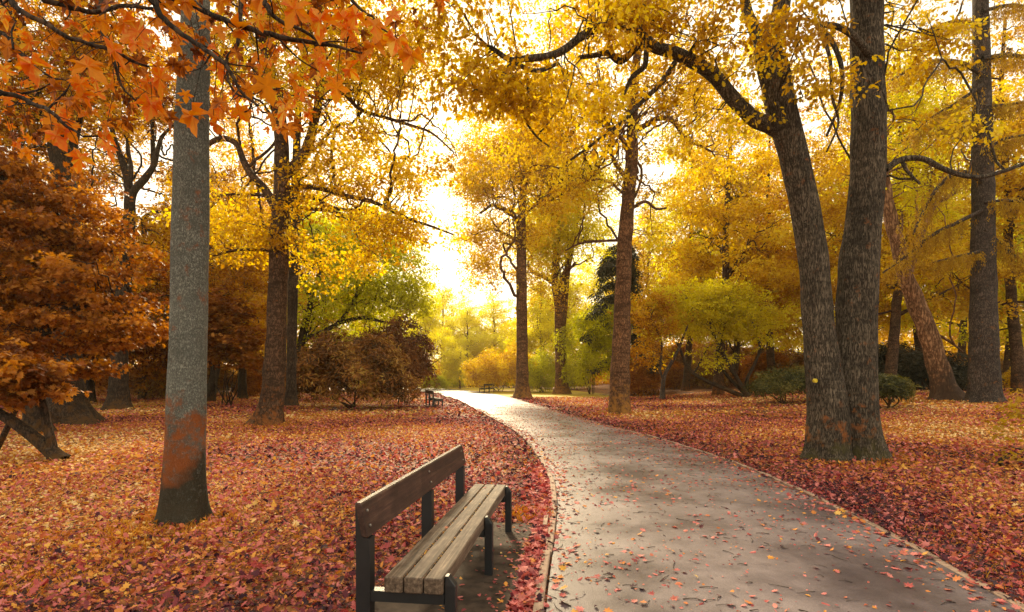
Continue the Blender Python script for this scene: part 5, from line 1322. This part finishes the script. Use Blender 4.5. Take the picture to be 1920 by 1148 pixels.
TB = Buf()
def twig(x, y, z, L, r):
    a = rng.uniform(0, 6.283); d = np.array([math.cos(a), math.sin(a), 0]) * L
    p0 = np.array([x, y, z + r]); k = rng.normal(0, .12 * L, 2)
    pts = spline([p0, p0 + d * .5 + np.array([k[0], k[1], .004]), p0 + d], L / 5)
    tube(TB, pts, np.linspace(r, r * .5, len(pts)), 5, 0)
x, y, t = on_path_pts(300, 2.4, 14, 1.2)
for a, c in zip(x, y): twig(a, c, float(pz(a, c)), rng.uniform(.04, .16), rng.uniform(.0015, .004))
x, y = in_view(500, 2.2, 14)
for a, c in zip(x, y):
    if off_path(a, c) and not in_pad(a, c): twig(a, c, float(ground_z(a, c)) + .025, rng.uniform(.08, .35), rng.uniform(.002, .006))
for k in range(60):
    u, v = rng.uniform(-.5, 2.7), rng.uniform(-.3, .25); twig(B0[0] + u * BU[0] + v * bv[0], B0[1] + u * BU[1] + v * bv[1], .014, rng.uniform(.04, .14), .002)
single('twig_litter', TB, [M['twig']], 'thin dark fallen twigs strewn over the path and leaves', 'twigs', 'stuff')

# grass in warm tufts round the trunk feet and in drifts
GB = Buf()
def blades(x, y, h):
    n = len(x); a = rng.uniform(0, 6.283, n)
    p = np.column_stack([x, y, ground_z(x, y) - .005]); s = np.column_stack([np.cos(a), np.sin(a), np.zeros(n)])
    ln = np.column_stack([rng.normal(0, .45, n), rng.normal(0, .45, n), np.ones(n)]) * h[:, None]
    wd = .0035 * (1 + y / 14)
    v = np.stack([p - s * wd[:, None], p + s * wd[:, None], p + ln * .6 + s * wd[:, None] * .6, p + ln + np.array([0, 0, -.15]) * h[:, None] + ln * .2, p + ln * .6 - s * wd[:, None] * .6], 1)
    GB.add(v.reshape(-1, 3), np.arange(n * 5).reshape(-1, 5), 0, np.clip(rng.normal(.45, .22, n), 0, 1))
for cx, cy, r, n in ((-3.38, 5.45, .6, 900), (6.2, 9.8, 1.0, 500), (-7.8, 17.4, 1.2, 1200), (4.5, 22.4, 1.2, 900), (-3.9, 4.6, .9, 900), (.2, 5.9, .3, 500)):
    a = rng.uniform(0, 6.283, n); q = r * rng.uniform(.2, 1, n) ** .7; x = cx + q * np.cos(a); y = cy + q * np.sin(a); k = off_path(x, y) & ~in_pad(x, y)
    blades(x[k], y[k], rng.uniform(.03, .09, k.sum()))
x, y = in_view(240000 , 2.2, 26); k = off_path(x, y) & ~in_pad(x, y) & (patch(x, y, .8, 1.9) + rng.normal(0, .08, len(x)) > .66); x, y = x[k], y[k]
blades(x, y, rng.uniform(.02, .06, len(x)))
single('grass', GB, [M['grass']], 'sparse orange tinted grass blades between the fallen leaves', 'grass', 'stuff')
# ------------------------------------------------------------------ the hazy air under the trees
hz = Buf()
x0, x1, y0, y1, z0, z1 = -420, 420, -70, 620, -1.1, 34
v = [(x0, y0, z0), (x1, y0, z0), (x1, y1, z0), (x0, y1, z0), (x0, y0, z1), (x1, y0, z1), (x1, y1, z1), (x0, y1, z1)]
hz.add(v, [[0, 3, 2, 1], [4, 5, 6, 7], [0, 1, 5, 4], [1, 2, 6, 5], [2, 3, 7, 6], [3, 0, 4, 7]])
hm, hN, hL = new_mat('hazy_air')
ho = hN.new('ShaderNodeOutputMaterial'); hv = hN.new('ShaderNodeVolumePrincipled')
hv.inputs['Color'].default_value = (1.0, 0.90, 0.62, 1); hv.inputs['Density'].default_value = 0.0004; hv.inputs['Anisotropy'].default_value = 0.4
hL.new(hv.outputs[0], ho.inputs['Volume'])
single('haze', hz, [hm], kind='stuff')
